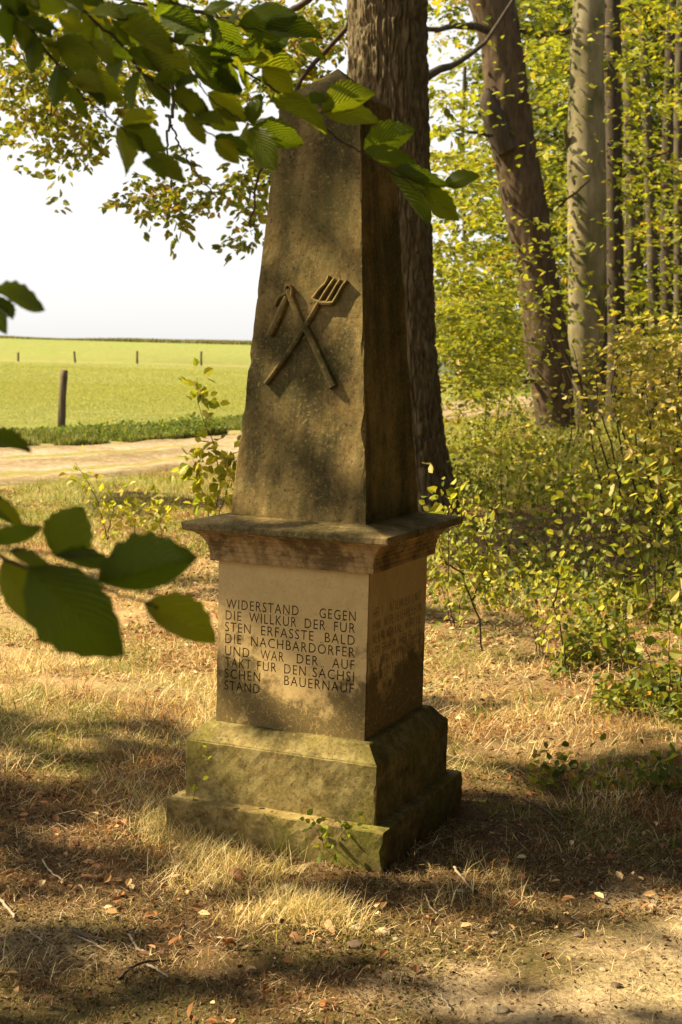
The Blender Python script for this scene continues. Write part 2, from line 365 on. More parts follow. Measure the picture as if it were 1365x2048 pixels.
def sprays(C, D, Ls, nl, ls, pal, wts, flat=.75, droop=.25, wr=.62):
    """C spray roots, D directions: leaves alternate along a drooping axis"""
    n = len(C); Ls = np.broadcast_to(Ls, (n,))
    t = rng.uniform(.02, 1, (n, nl)); side = rng.choice([-1, 1], (n, nl))
    D = unit(D); up = np.array([0, 0, 1.0]); B = unit(np.cross(D, up)+1e-4)
    off = rng.uniform(0, .38, (n, nl))*(1.05-t*.75)
    P = C[:, None] + D[:, None]*(t*Ls[:, None])[..., None] + B[:, None]*(side*off*Ls[:, None])[..., None]
    P[..., 2] -= droop*(t**2)*Ls[:, None]*.6
    P += rng.normal(size=P.shape)*.02*Ls[:, None, None]
    A = D[:, None]*.8 + B[:, None]*(side*.8)[..., None] + rng.normal(size=P.shape)*.35; A[..., 2] -= .25
    Nn = np.zeros_like(P); Nn[..., 2] = flat; Nn += rng.normal(size=P.shape)*(1-flat)*.9
    m = n*nl
    c0 = palette(n, pal, wts, .12); cc = np.repeat(c0, nl, axis=0)*.55 + palette(m, pal, wts, .18)*.45
    return leafcloud(P.reshape(-1, 3), A.reshape(-1, 3), Nn.reshape(-1, 3), ls*rng.uniform(.65, 1.15, m), wr, cc)
def blades(P, Hh, wd, lean, colr, nseg=2, flatk=None):
    """grass blades: bent strips; lean = horizontal reach over height"""
    n = len(P); an = rng.uniform(0, 2*np.pi, n); dx = np.stack([np.cos(an), np.sin(an), 0*an], -1)
    bn = an+rng.normal(size=n)*.5+np.pi/2; wx = np.stack([np.cos(bn), np.sin(bn), 0*bn], -1)
    Hh = np.broadcast_to(Hh, (n,)); wd = np.broadcast_to(wd, (n,)); lean = np.broadcast_to(lean, (n,))
    V = np.zeros((n, 5, 3)); tt = [0, .5, 1]
    for k, t in enumerate(tt):
        ph = np.clip(lean, 0, 1.65)*(.55+.45*t)
        c = P + dx*(Hh*t*np.sin(ph))[:, None]; c = c.copy(); c[:, 2] += Hh*t*np.maximum(np.cos(ph), .06)
        ww = wd*(1-.35*k)
        if k < 2: V[:, 2*k] = c-wx*ww[:, None]; V[:, 2*k+1] = c+wx*ww[:, None]
        else: V[:, 4] = c
    b = (np.arange(n)*5)[:, None]
    Fc = np.concatenate([b+np.array([[0, 1, 3]]), b+np.array([[0, 3, 2]]), b+np.array([[2, 3, 4]])], 1).reshape(-1, 3)
    return V.reshape(-1, 3), Fc, np.repeat(colr, 5, axis=0)
# ------------------------------------------------------------------ trunks and tubes
def tube(path, rad, nr=10, disp=None, cap=True, twist=0.0):
    path = np.array(path, float); rad = np.array(rad, float); n = len(path)
    T = np.gradient(path, axis=0); T = unit(T)
    ref = np.array([0, 0, 1.0]) if abs(T[0][2]) < .8 else np.array([1.0, 0, 0])
    V = np.zeros((nr, n, 3)); a0 = unit(np.cross(T[0], ref)[None])[0]
    for i in range(n):
        a0 = a0-T[i]*np.dot(a0, T[i]); a0 = a0/np.linalg.norm(a0); b0 = np.cross(T[i], a0)
        th = np.arange(nr)*2*np.pi/nr
        r = rad[i]*np.ones(nr) if disp is None else rad[i]+disp(th, i, path[i])
        V[:, i] = path[i] + r[:, None]*(np.cos(th)[:, None]*a0 + np.sin(th)[:, None]*b0)
    return V.reshape(-1, 3), grid(nr, n, True)
def smooth_path(pts, n):
    P = np.array(pts, float); s = np.linspace(0, 1, len(P)); t = np.linspace(0, 1, n)
    out = np.zeros((n, P.shape[1])); m = len(P)
    for k, tt in enumerate(t):
        x = tt*(m-1); i = min(int(x), m-2); f = x-i
        p0 = P[max(i-1, 0)]; p1 = P[i]; p2 = P[i+1]; p3 = P[min(i+2, m-1)]
        out[k] = .5*((2*p1)+(-p0+p2)*f+(2*p0-5*p1+4*p2-p3)*f*f+(-p0+3*p1-3*p2+p3)*f**3)
    return out
def tubeobj(name, pts, r0, r1, mat, parent=None, nr=8, n=14, wob=0.0):
    wob = min(wob, r0*.8); p = smooth_path(pts, n)
    if wob: p[1:-1] += rng.normal(size=(n-2, 3))*wob
    r = np.linspace(r0, r1, n); v, f = tube(p, r, nr)
    return link(name, npmesh(name, v, f, None, True), mat, parent)
# ------------------------------------------------------------------ the monument
YAW = -.403; MC = np.array([-.04711, 4.8892])
mx_ = np.array([math.cos(YAW), math.sin(YAW), 0]); my_ = np.array([-math.sin(YAW), math.cos(YAW), 0])
def mw(lx, ly, z):                 # monument space -> world
    return np.array([MC[0], MC[1], 0])+mx_*np.asarray(lx)[..., None]+my_*np.asarray(ly)[..., None]+np.array([0, 0, 1.0])*np.asarray(z)[..., None]
def loft(name, prof, nside=26, seed=1, rough=.0012, chip=.006, skip_front=None, capb=False):
    """square stone drum: profile of (halfwidth, z), corners worn by noise"""
    pr = []
    for i in range(len(prof)-1):
        (h0, z0), (h1, z1) = prof[i], prof[i+1]; d = math.hypot(h1-h0, z1-z0); k = max(1, int(d/.03))
        e = min(.004, d*.25)/d
        ts = [0, e]+[e+(1-2*e)*(q+1)/(k+1) for q in range(k)]+[1-e]
        for t_ in ts: pr.append((h0+(h1-h0)*t_, z0+(z1-z0)*t_, 1 if (t_ == 0 and i > 0) else 0))
    pr.append((prof[-1][0], prof[-1][1], 0))
    ring = []
    for s_ in range(4):
        for q in range(nside): ring.append((s_, -1+2*q/(nside-1)))
    nr = len(ring); V = np.zeros((nr, len(pr), 3))
    for j, (h, z, ed) in enumerate(pr):
        for i, (s_, t_) in enumerate(ring):
            b = min(h*.4, .002+chip*max(0, float(vn(np.array([s_*3.1+(1 if t_ > 0 else 0)*9.7, z*26, seed]), seed))-.45)*2.2)
            tt = max(-h+b, min(h-b, t_*h)); hh = h-(.0022 if ed else 0)
            x, y = [(tt, -hh), (hh, tt), (-tt, hh), (-hh, -tt)][s_]
            V[i, j] = (x, y, z)
    P = V.reshape(-1, 3); d = (fbm(P*34+seed*7, 3, seed)-.5)*2*rough
    hx = np.maximum(np.abs(P[:, :1]), np.abs(P[:, 1:2])); hx = np.maximum(hx, 1e-6)
    P[:, :2] *= (1+d[:, None]/np.maximum(hx, .05)); P[:, 2] += (fbm(P*30+50+seed, 2, seed+3)-.5)*rough*1.2
    Wd = mw(P[:, 0], P[:, 1], P[:, 2]); Fc = grid(nr, len(pr), True)
    if skip_front is not None:
        cen = P[Fc].mean(1)
        hw_, z0, z1 = skip_front
        keep = ~((cen[:, 1] < -hw_*.99) & (np.abs(cen[:, 0]) < hw_+.01) & (cen[:, 2] > z0) & (cen[:, 2] < z1) & (np.abs(cen[:, 0]) < hw_-.0))
        Fc = Fc[keep]
    return npmesh(name, Wd, Fc, None, False)
def topcap(me_, h, z):
    bm = bmesh.new(); bm.from_mesh(me_)
    vs = [bm.verts.new(mw(x, y, z)) for x, y in ((-h, -h), (h, -h), (h, h), (-h, h))]; bm.faces.new(vs); bm.to_mesh(me_); bm.free()
mon = empty('stone_obelisk', (MC[0], MC[1], 0), 'weathered sandstone obelisk with carved flail and pitchfork on an inscribed pedestal', 'monument')
me = loft('foundation_slab', [(.3875, -.25), (.3875, .128), (.33, .1335)], 30, 2, .004, .026)
link('foundation_slab', me, M_slab, mon)
me = loft('base_block', [(.342, .129), (.3425, .325), (.2945, .3785), (.25, .380)], 30, 3, .0024, .018)
link('base_block', me, M_base, mon)
DH = .2695
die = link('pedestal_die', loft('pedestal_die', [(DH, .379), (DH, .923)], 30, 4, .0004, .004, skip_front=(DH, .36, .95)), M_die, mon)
cv = [(.2925, .9225), (.2925, .940)]+[(.2925+.058*(1-math.cos(q*math.pi/2/8)), .940+.082*math.sin(q*math.pi/2/8)) for q in range(1, 9)]+[(.353, 1.0265)]
link('cove_moulding', loft('cove_moulding', [(.262, .9215)]+cv, 30, 5, .0010, .004), M_cove, mon)
link('cornice_slab', loft('cornice_slab', [(.345, 1.0262), (.3655, 1.0268), (.366, 1.0505), (.235, 1.0735)], 34, 6, .0016, .014), M_cornice, mon)
SH0, SZ0, SH1, SZ1, AZ = .2423, 1.0725, .1394, 2.427, 2.5376
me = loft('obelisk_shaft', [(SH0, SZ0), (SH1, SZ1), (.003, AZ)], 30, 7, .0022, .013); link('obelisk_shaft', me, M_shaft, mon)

# front face of the die: a plate with the letters cut right through it, dark floor 5 mm behind
pf0 = mw(0, -DH, .6); nF = -my_
def glyph_mesh(words, du, dz_rows, cap, u0=None):
    pass
LN = [[("WIDERSTAND", 120, 738), ("GEGEN", 915, 1225)],
      [("DIE", 115, 248), ("WILLKÜR", 315, 720), ("DER", 790, 968), ("FÜR", 1040, 1222)],
      [("STEN", 110, 328), ("ERFASSTE", 418, 865), ("BALD", 962, 1218)],
      [("DIE", 112, 250), ("NACHBARDÖRFER", 332, 1218)],
      [("UND", 110, 318), ("WAR", 412, 612), ("DER", 722, 905), ("AUF", 1025, 1215)],
      [("TAKT", 112, 330), ("FÜR", 385, 550), ("DEN", 615, 800), ("SÄCHSI", 858, 1212)],
      [("SCHEN", 108, 410), ("BAUERNAUF", 615, 1208)],
      [("STAND", 105, 405)]]
def text_splines(txt, adv=1.0):
    """outline of a word as evaluated 2-D mesh boundary data: returns the curve object (linked, temporary)"""
    cu = bpy.data.curves.new('t', 'FONT'); cu.body = txt; cu.size = 1.0; cu.fill_mode = 'FRONT'; cu.resolution_u = 3
    cu.space_character = adv
    o = bpy.data.objects.new('t', cu); col.objects.link(o); return o
def face_xy(px, py):
    q = onplane(px, py, pf0, nF); return float(np.dot(q-mw(0, 0, 0), mx_)), float(q[2])
items = []
ztop = []
for k, y0 in enumerate([117, 215, 315, 415, 518, 615, 712, 813]):
    _, z1 = face_xy(425+115/4.266, 1170+y0/4.266); ztop.append(z1)
CAPH = .0315
temps = []
for k, ws in enumerate(LN):
    for wd_, xl, xr in ws:
        ul, _ = face_xy(425+xl/4.266, 1170+(117+k*99.4+ (xl-115)*.095)/4.266)
        ur, _ = face_xy(425+xr/4.266, 1170+(117+k*99.4+ (xr-115)*.095)/4.266)
        items.append((wd_, ul, ur, ztop[k]-CAPH, k))
o = text_splines('H'); bpy.context.view_layer.update(); HH = o.dimensions.y; bpy.data.objects.remove(o)
cu2 = bpy.data.curves.new('plate', 'CURVE'); cu2.dimensions = '2D'; cu2.fill_mode = 'BOTH'; cu2.resolution_u = 3
def add_poly(cu, pts):
    s_ = cu.splines.new('POLY'); s_.points.add(len(pts)-1)
    for p_, q in zip(s_.points, pts): p_.co = (q[0], q[1], 0, 1)
    s_.use_cyclic_u = True
lines_xy = {k: [] for k in range(8)}
for wd_, ul, ur, zb, k in items:
    o = text_splines(wd_, 1.18); bpy.context.view_layer.update()
    bpy.ops.object.select_all(action='DESELECT'); o.select_set(True); bpy.context.view_layer.objects.active = o
    bpy.ops.object.convert(target='CURVE'); c = o.data
    allp = []
    for s_ in c.splines:
        pts = []
        if s_.type == 'BEZIER':
            bp = s_.bezier_points; nb = len(bp)
            for i in range(nb):
                a_, b_ = bp[i], bp[(i+1) % nb]
                straight = (a_.handle_right-a_.co).cross(b_.co-a_.co).length < 1e-5 and (b_.handle_left-b_.co).cross(b_.co-a_.co).length < 1e-5
                for t_ in ([0] if straight else [0, .33, .66]):
                    q = a_.co*(1-t_)**3+3*a_.handle_right*t_*(1-t_)**2+3*b_.handle_left*t_*t_*(1-t_)+b_.co*t_**3
                    pts.append((q.x, q.y))
        else: pts = [(p_.co.x, p_.co.y) for p_ in s_.points]
        allp.append(pts)
    A_ = np.array([p_ for s_ in allp for p_ in s_]); x0, x1 = A_[:, 0].min(), A_[:, 0].max()
    sx_ = (ur-ul)/(x1-x0); sy_ = CAPH/HH
    for pts in allp:
        q = [(ul+(p_[0]-x0)*sx_, zb+p_[1]*sy_) for p_ in pts]
        add_poly(cu2, q); lines_xy[k].append(q)
    bpy.data.objects.remove(o)
b_ = .0018
add_poly(cu2, [(-DH+b_, .3795), (DH-b_, .3795), (DH-b_, .9225), (-DH+b_, .9225)])
cu2.extrude = .0
tmp = bpy.data.objects.new('tmp', cu2); col.objects.link(tmp); bpy.context.view_layer.update()
dg = bpy.context.evaluated_depsgraph_get(); pm = bpy.data.meshes.new_from_object(tmp.evaluated_get(dg)); bpy.data.objects.remove(tmp)
bm = bmesh.new(); bm.from_mesh(pm); bmesh.ops.remove_doubles(bm, verts=bm.verts, dist=1e-5)
ext = bmesh.ops.extrude_face_region(bm, geom=list(bm.faces)); 
for v_ in [g_ for g_ in ext['geom'] if isinstance(g_, bmesh.types.BMVert)]: v_.co.z -= .005
for v_ in bm.verts: v_.co = Vector(mw(v_.co.x, -DH-v_.co.z, v_.co.y))
bmesh.ops.recalc_face_normals(bm, faces=list(bm.faces)); pm2 = bpy.data.meshes.new('inscription_panel'); bm.to_mesh(pm2); bm.free()
link('inscription_panel', pm2, M_die, mon)
for k in range(8):
    grp = []
    for q in sorted(lines_xy[k], key=lambda q: -(max(p_[0] for p_ in q)-min(p_[0] for p_ in q))):
        a0, a1 = min(p_[0] for p_ in q), max(p_[0] for p_ in q)
        for g_ in grp:
            if min(a1, g_[1])-max(a0, g_[0]) > .6*(a1-a0): g_[2].append(q); break
        else: grp.append([a0, a1, [q]])
    for a0, a1, qs in sorted(grp, key=lambda g_: g_[0]):
        cu3 = bpy.data.curves.new('l', 'CURVE'); cu3.dimensions = '2D'; cu3.fill_mode = 'BOTH'
        for s_ in qs: add_poly(cu3, s_)
        tmp = bpy.data.objects.new('tmp', cu3); col.objects.link(tmp); bpy.context.view_layer.update()
        dg = bpy.context.evaluated_depsgraph_get(); pm = bpy.data.meshes.new_from_object(tmp.evaluated_get(dg)); bpy.data.objects.remove(tmp)
        pm.name = 'carved_letter'; pm.transform(Matrix(((mx_[0], 0, my_[0], 0), (mx_[1], 0, my_[1], 0), (0, 1, 0, 0), (0, 0, 0, 1))))
        pm.transform(Matrix.Translation(Vector(mw(0, -DH+.0032, 0))))
        pm.materials.clear(); link('carved_letter', pm, M_carved, mon)
# worn, unreadable lettering on the shaded right face: shallow cut strokes
Vv = []; Fv = []
def bar2(p, q, wdt, plane):
    p = np.array(p); q = np.array(q); d = q-p; L_ = np.linalg.norm(d); d = d/L_; nn = np.array([-d[1], d[0]])*wdt/2
    o_ = len(Vv)
    for c_ in (p-nn, q-nn, q+nn, p+nn): Vv.append(mw(DH+.0004, c_[0], c_[1]))
    Fv.append([o_, o_+1, o_+2, o_+3])
R2 = random.Random(5)
for row in range(6):
    z = .80-row*.042; u_ = -.225
    while u_ < .215:
        k = R2.choice('IIENRDULTAK '); cw = .016; h = .029; a_, b_2 = z-h, z
        if k != ' ':
            bar2((u_, a_), (u_, b_2), .0032, 0)
            if k in 'NUAR': bar2((u_+cw, a_), (u_+cw, b_2), .0032, 0)
            if k in 'NK': bar2((u_, b_2), (u_+cw, a_), .0032, 0)
            if k in 'ELTR': bar2((u_, (b_2 if k in 'TR' else a_)), (u_+cw*.8, (b_2 if k in 'TR' else a_)), .0032, 0)
            if k in 'EAR': bar2((u_, (a_+b_2)/2), (u_+cw*.8, (a_+b_2)/2), .0032, 0)
        u_ += .0245 if k != 'I' else .012
o_ = link('worn_inscription', npmesh('worn_inscription', np.array(Vv), np.array(Fv)), simple_mat('worn_cut', (.10, .07, .04), (.16, .11, .06), 60, .95, .3, .001), mon); o_['kind'] = 'stuff'
# relief on the shaft: flail and pitchfork
tilt = math.atan2(SH0-SH1, SZ1-SZ0); nS = unit((-my_*math.cos(tilt)+np.array([0, 0, 1])*math.sin(tilt))[None])[0]
pS = mw(0, -SH0, SZ0)
def sp(px, py, lift=0.0): return onplane(px, py, pS, nS)+nS*lift
def strip(name, pts, wpx, depth, parent, closed_end=True, lift=0.0, mat=None):
    """raised, round-backed bar following pixel points on the shaft's face"""
    P = np.array([sp(x, y, lift) for x, y in pts]); P = smooth_path(P, max(6, len(pts)*4)); n = len(P); T = unit(np.gradient(P, axis=0)); B = unit(np.cross(nS[None].repeat(n, 0), T))
    wd_ = np.interp(np.linspace(0, 1, n), np.linspace(0, 1, len(np.atleast_1d(wpx))), np.atleast_1d(wpx))/F*4.7/2*1.2
    prof_ = [(-1, -.3), (-1, .55), (-.72, .9), (0, 1.02), (.72, .9), (1, .55), (1, -.3)]
    V_ = np.zeros((len(prof_), n, 3)); jit = 1+(fbm(P*60, 2, 4)-.5)*.25
    for i, (a_, b_) in enumerate(prof_):
        V_[i] = P + B*(a_*wd_*jit)[:, None] + nS*(b_*depth)
    f_ = [list(r_) for r_ in grid(len(prof_), n)]
    me_ = bpy.data.meshes.new(name)
    for e_ in (0, n-1): f_.append([i*n+e_ for i in range(len(prof_))])
    me_.from_pydata(V_.reshape(-1, 3).tolist(), [], f_)
    bm_ = bmesh.new(); bm_.from_mesh(me_); bmesh.ops.recalc_face_normals(bm_, faces=list(bm_.faces)); bm_.to_mesh(me_); bm_.free()
    return link(name, me_, mat or M_shaft, parent)
D_ = .017
fk = strip('pitchfork_relief', [(534, 768), (568, 722), (604, 668), (640, 606)], [9, 10, 10, 10], D_, mon)
strip('crossbar', [(627, 598), (636, 604), (652, 607), (669, 607)], 8, D_, fk)
for pts in ([(627, 600), (642, 580), (655, 566), (661, 552)], [(643, 603), (655, 583), (665, 568), (672, 558)], [(656, 606), (667, 588), (676, 572), (684, 560)], [(669, 606), (680, 588), (688, 573), (697, 562)]):
    strip('tine', pts, [6, 6, 5, 4], D_*.95, fk)
fl = strip('flail_relief', [(578, 580), (600, 634), (622, 672), (648, 728), (669, 774)], [12, 11, 12, 13, 14], D_*1.15, mon)
strip('swingle', [(577, 594), (561, 630), (542, 671)], [10, 14, 13], D_*1.2, fl)
strip('leather_loop', [(583, 596), (575, 582), (580, 572), (588, 580), (585, 600)], 5, D_*1.15, fl)
strip('leather_thong', [(552, 612), (560, 596), (574, 588)], 6, D_*.9, fl)
# small pits of the stone are in the material; two real chips on the shaft
# ------------------------------------------------------------------ trees
def bark_disp(amp, fr, fz, seed, nr, flare=None, ridged=True):
    def f(th, i, p):
        c = np.stack([np.cos(th)*fr, np.sin(th)*fr, np.full_like(th, p[2]*fz)], -1)
        warp = (fbm(c*.35+9, 2, seed+5)-.5)*1.2
        c2 = c.copy(); c2[:, 0] += warp; c2[:, 1] += warp
        a = vn(c2, seed); b_ = vn(c2*2.1+3, seed+1)
        if ridged:
            g1 = np.clip(1-np.abs(2*a-1)*2.6, 0, 1); g2 = np.clip(1-np.abs(2*b_-1)*2.6, 0, 1)
            c3 = c.copy(); c3[:, 2] *= 5; r = np.maximum(g1, g2*.7)+(vn(c3*1.4, seed+2)-.5)*.45
        else: r = a
        d = -amp*r
        if flare is not None: d = d+flare(th, p)
        return d
    return f
oak = empty('oak_tree', (*at(790, 1000, 14.6)[:2], 0), 'massive oak with deeply furrowed bark rising right behind the obelisk', 'tree')
ox = [((at(x, y, 14.6))) for x, y in ((776, 0), (781, 400), (789, 700), (800, 900), (812, 1010))]
top = ox[0]; zz_ = np.concatenate([np.linspace(-.3, 7, 430), np.linspace(7.1, 13, 20)])
pth = np.array([[np.interp(z, [o_[2] for o_ in ox[::-1]], [o_[0] for o_ in ox[::-1]]), 14.6+.02*z, z] for z in zz_])
pth[430:, 0] -= (zz_[430:]-7)*.02
rr = np.array([.425+.03*math.exp(-z/1.2)-.006*z for z in zz_]); rr[430:] *= np.linspace(1, .6, 20)
lobes = lambda th, p: (math.exp(-max(p[2], 0)/.55)*.16*(.75+.7*np.cos(th*3+.4)*np.cos(th*2+1)))
v_, f_ = tube(pth, rr, 360, bark_disp(.036, 10, 3.2, 3, 360, lobes))
Vr = v_.reshape(360, len(zz_), 3); rad_ = np.hypot(Vr[..., 0]-pth[None, :, 0], Vr[..., 1]-pth[None, :, 1]); rel = np.clip((rr[None]-rad_)/.05, 0, 1)
bc = np.ones(Vr.shape)
link('trunk', npmesh('trunk', v_, f_, bc.reshape(-1, 3), True), M_oak, oak)
def trunk(px, base_y, depth, wpx, name, label, mat, group=None, cat='tree', nr=28, n=70, amp=.02, flare=.12, ztop=13, smooth=False, seed=1, fr=3, fz=1.2):
    """px: list of (pixel x, pixel y) along the centre line from low to high"""
    pts = [at(x, y, depth) for x, y in px]
    e = empty(name, (pts[0][0], depth, 0), label, cat, group)
    zs = np.array([p_[2] for p_ in pts]); xs_ = np.array([p_[0] for p_ in pts]); wv = np.interp(zs, zs, np.array(wpx)/F*depth/2)
    z = np.linspace(-.2, ztop, n); sl_ = (xs_[-1]-xs_[-2])/(zs[-1]-zs[-2])
    x = np.where(z < zs[-1], np.interp(z, zs, xs_), xs_[-1]+(z-zs[-1])*sl_)
    r = np.where(z < zs[-1], np.interp(z, zs, wv), wv[-1]*np.clip(1-(z-zs[-1])*.04, .4, 1))
    r = r+flare*r*np.exp(-np.clip(z, 0, 99)/.5)
    x = np.convolve(np.pad(x, 3, mode='edge'), np.ones(7)/7, 'valid')
    P = np.stack([x, np.full(n, depth)+.1*np.sin(z*.5+seed), z], -1)
    v_, f_ = tube(P, r, nr, bark_disp(amp, fr, fz, seed, nr, None, not smooth))
    link('trunk', npmesh('trunk', v_, f_, None, True), mat, e)
    return e, P, r
PAL_B = [(.25, .28, .035), (.37, .36, .05), (.11, .14, .02), (.42, .27, .035)]
PAL_O = [(.12, .15, .025), (.18, .19, .03), (.28, .23, .035), (.32, .15, .035)]
lean, LP, LR = trunk([(1112, 850), (1095, 700), (1068, 500), (1050, 400), (1030, 300), (1015, 200), (1006, 100), (983, 0)], 850, 32, [74, 90, 80, 90, 88, 90, 82, 90],
    'leaning_tree', 'dark grey brown trunk leaning left beside the pale beech', M_leanbark, nr=60, n=160, amp=.035, seed=5, fr=5, fz=1.5)
# broken limb stub on the leaning tree
q = [at(1012, 300, 31.7), at(996, 262, 31.6), at(984, 225, 31.5), at(976, 196, 31.5), at(980, 182, 31.6)]
v_, f_ = tube(smooth_path(q, 12), np.interp(np.linspace(0, 1, 12), [0, .5, .85, 1], [.28, .24, .20, .05]), 18, bark_disp(.06, 3, 3, 8, 18))
link('limb_stub', npmesh('limb_stub', v_, f_, None, True), M_darkbark, lean)
beech, BP_, BR_ = trunk([(1166, 850), (1168, 800), (1172, 660), (1173, 500), (1172, 300), (1175, 100), (1180, 0)], 850, 33, [52, 58, 72, 78, 76, 66, 62],
    'beech_tree', 'pale smooth beech trunk blotched with green algae, right of the leaning trunk', M_beech, nr=40, n=110, amp=.02, smooth=True, seed=9, fr=1.5, fz=.5)
v_, f_ = tube(smooth_path([at(1139, 300, 33), at(1133, 275, 32.8), at(1130, 258, 32.7)], 8), np.linspace(.08, .04, 8), 10)
link('branch_stub', npmesh('branch_stub', v_, f_, None, True), M_beech, beech)
tubeobj('branch', [at(1145, 738, 32.9), at(1120, 742, 32.5), at(1085, 757, 32), at(1050, 763, 31.5), at(1010, 770, 31), at(965, 768, 30.6)], .10, .025, M_greybark, beech, 8, 22, .012)
tubeobj('branch', [at(1082, 758, 32), at(1080, 725, 31.9), at(1067, 680, 31.8), at(1060, 640, 31.7)], .06, .02, M_greybark, beech, 7, 14, .012)
BT = [([(1236, 690), (1228, 450), (1225, 200), (1226, 20)], 35.5, [36, 34, 34, 32], M_darkbark, 'dark brown trunk standing directly right of the pale beech'),
      ([(1262, 690), (1264, 480), (1262, 250), (1258, 60)], 41, [34, 32, 28, 24], M_greybark, 'grey trunk second to the right of the pale beech'),
      ([(1309, 690), (1302, 440), (1296, 250), (1286, 60)], 44, [24, 22, 20, 17], M_greybark, 'thin wavering grey trunk third to the right of the pale beech'),
      ([(1333, 690), (1333, 500), (1338, 250), (1343, 40)], 47, [24, 24, 24, 22], M_darkbark, 'dark slender trunk near the right edge behind the yellow shrub'),
      ([(1358, 690), (1360, 450), (1358, 200), (1362, 0)], 43, [20, 20, 22, 20], M_greybark, 'grey trunk cut by the right edge of the view'),
      ([(1285, 690), (1283, 560), (1281, 470), (1278, 380)], 52, [16, 15, 14, 13], M_darkbark, 'thinnest dark trunk between the two grey ones'),
      ([(1208, 690), (1207, 500), (1206, 250), (1205, 0)], 39, [22, 22, 20, 20], M_darkbark, 'black trunk half hidden behind the beech trunk'),
      ([(928, 700), (930, 500), (925, 300), (932, 100)], 58, [9, 9, 8, 8], M_greybark, 'slim distant trunk seen between oak and leaning trunk')]
bts = []
for i, (px, dp, wp, mt, lb) in enumerate(BT):
    bts.append(trunk(px, 700, dp, wp, 'forest_tree', lb, mt, 'trees standing in the wood behind the beech', nr=14, n=44, amp=.015, seed=20+i)[0])
# visible limbs in the wood
tubeobj('branch', [at(850, 156, 15), at(885, 137, 16), at(930, 120, 17.5), at(990, 60, 19), at(1040, -40, 20)], .05, .015, M_darkbark, oak, 8, 10, .01)
tubeobj('branch', [at(975, 60, 31), at(925, 50, 30), at(870, 58, 29), at(800, 40, 28)], .09, .03, M_darkbark, lean, 8, 12, .02)
tubeobj('branch', [at(1035, 62, 33), at(1085, 70, 34), at(1150, 60, 36)], .11, .07, M_darkbark, lean, 8, 12, .02)
tubeobj('branch', [at(985, 270, 31), at(930, 262, 30.5), at(880, 266, 30)], .05, .02, M_darkbark, lean, 6, 12, .02)
tubeobj('branch', [at(1090, 420, 32), at(1120, 412, 32), at(1180, 360, 31)], .05, .02, M_greybark, lean, 6, 12, .02)
tubeobj('branch', [at(1210, 400, 36), at(1270, 330, 35), at(1340, 300, 35)], .05, .02, M_darkbark, bts[0], 6, 12, .02)

# ---- foliage in the wood: drooping beech sprays at many depths, shared out over the trees
def region_sprays(n, xr, yr, dr, L, nl, ls, pal, wts, keep=None, droop=.25, flat=.7):
    px = rng.uniform(*xr, n); py = rng.uniform(*yr, n); dp = rng.uniform(dr[0]**.5, dr[1]**.5, n)**2
    if keep is not None:
        k = keep(px, py, dp); px, py, dp = px[k], py[k], dp[k]
    C = np.array([at(x, y, d) for x, y, d in zip(px, py, dp)])
    C = C[C[:, 2] > .25]; D = rdir(len(C)); D[:, 2] = D[:, 2]*.25-.05
    return thin(sprays(C, D, L*rng.uniform(.6, 1.3, len(C)), nl, ls, pal, wts, flat, droop))
def keepnoise(thr, s, scl=90, amp=1.0):
    return lambda px, py, dp: fbm(np.stack([px/scl, py/scl*1.4, dp/6], -1), 3, s) > thr
def trunkmask(v):
    b = v.reshape(-1, 6, 3)[:, 0]-CAM; z = b@CF; px = W/2+F*(b@CR)/z; py = H/2-F*(b@CU)/z; dp = b[:, 1]
    xl = np.interp(py, [0, 200, 300, 400, 500, 700, 850], [983, 1018, 1031, 1050, 1068, 1095, 1112])
    on = ((np.abs(px-xl) < 56) & (dp < 32)) | ((np.abs(px-1172) < 46) & (dp < 33)) | ((np.abs(px-1226) < 18) & (dp < 35.3) & (rng.uniform(size=len(px)) < .85)) | ((np.abs(px-1300) < 12) & (dp < 44) & (rng.uniform(size=len(px)) < .7))
    p = np.where(py < 430, .05, .22)
    return ~on | (rng.uniform(size=len(px)) < p)
def thin(part):
    v, f, c = part; k = trunkmask(v); n_ = int(k.sum()); v = v.reshape(-1, 6, 3)[k].reshape(-1, 3); c = c.reshape(-1, 6, 3)[k].reshape(-1, 3)
    b_ = (np.arange(n_)*6)[:, None]; return v, np.concatenate([b_+np.array([[0, 3, 2, 1]]), b_+np.array([[0, 5, 4, 3]])], 1).reshape(-1, 4), c
def crownobj(parts, parent, name='crown', mat=None, kind=None):
    v, f, c = merge(parts); o_ = link(name, npmesh(name, v, f, c), mat or M_foliage, parent)
    if kind: o_['kind'] = kind
    return o_
W4 = [4.5, 1.7, 4, .3]
def clear_trunks(px, py, dp):      # foliage in front of the trunks is thinner, as seen
    a_ = (np.abs(px-(983+(py/850)*115)) < 55) | (np.abs(px-1172) < 44)
    return ~(a_ & (dp < 31)) | (rng.uniform(size=len(px)) < .10) | ((py > 430) & (rng.uniform(size=len(px)) < .16))
def both(f, g): return lambda a_, b_, c_: f(a_, b_, c_) & g(a_, b_, c_)
crownobj([region_sprays(520, (865, 1100), (-160, 700), (20, 34), 1.3, 24, .15, PAL_B, W4, both(keepnoise(.46, 3), clear_trunks)),
          region_sprays(300, (865, 1010), (480, 780), (16, 30), .9, 22, .11, PAL_B, W4, both(keepnoise(.44, 4), clear_trunks))], lean)
crownobj([region_sprays(420, (1080, 1240), (-160, 620), (20, 36), 1.3, 24, .15, PAL_B, W4, both(keepnoise(.48, 5), clear_trunks)),
          region_sprays(60, (1120, 1260), (-80, 330), (20, 30), .9, 24, .09, PAL_B, W4, keepnoise(.5, 15))], beech)
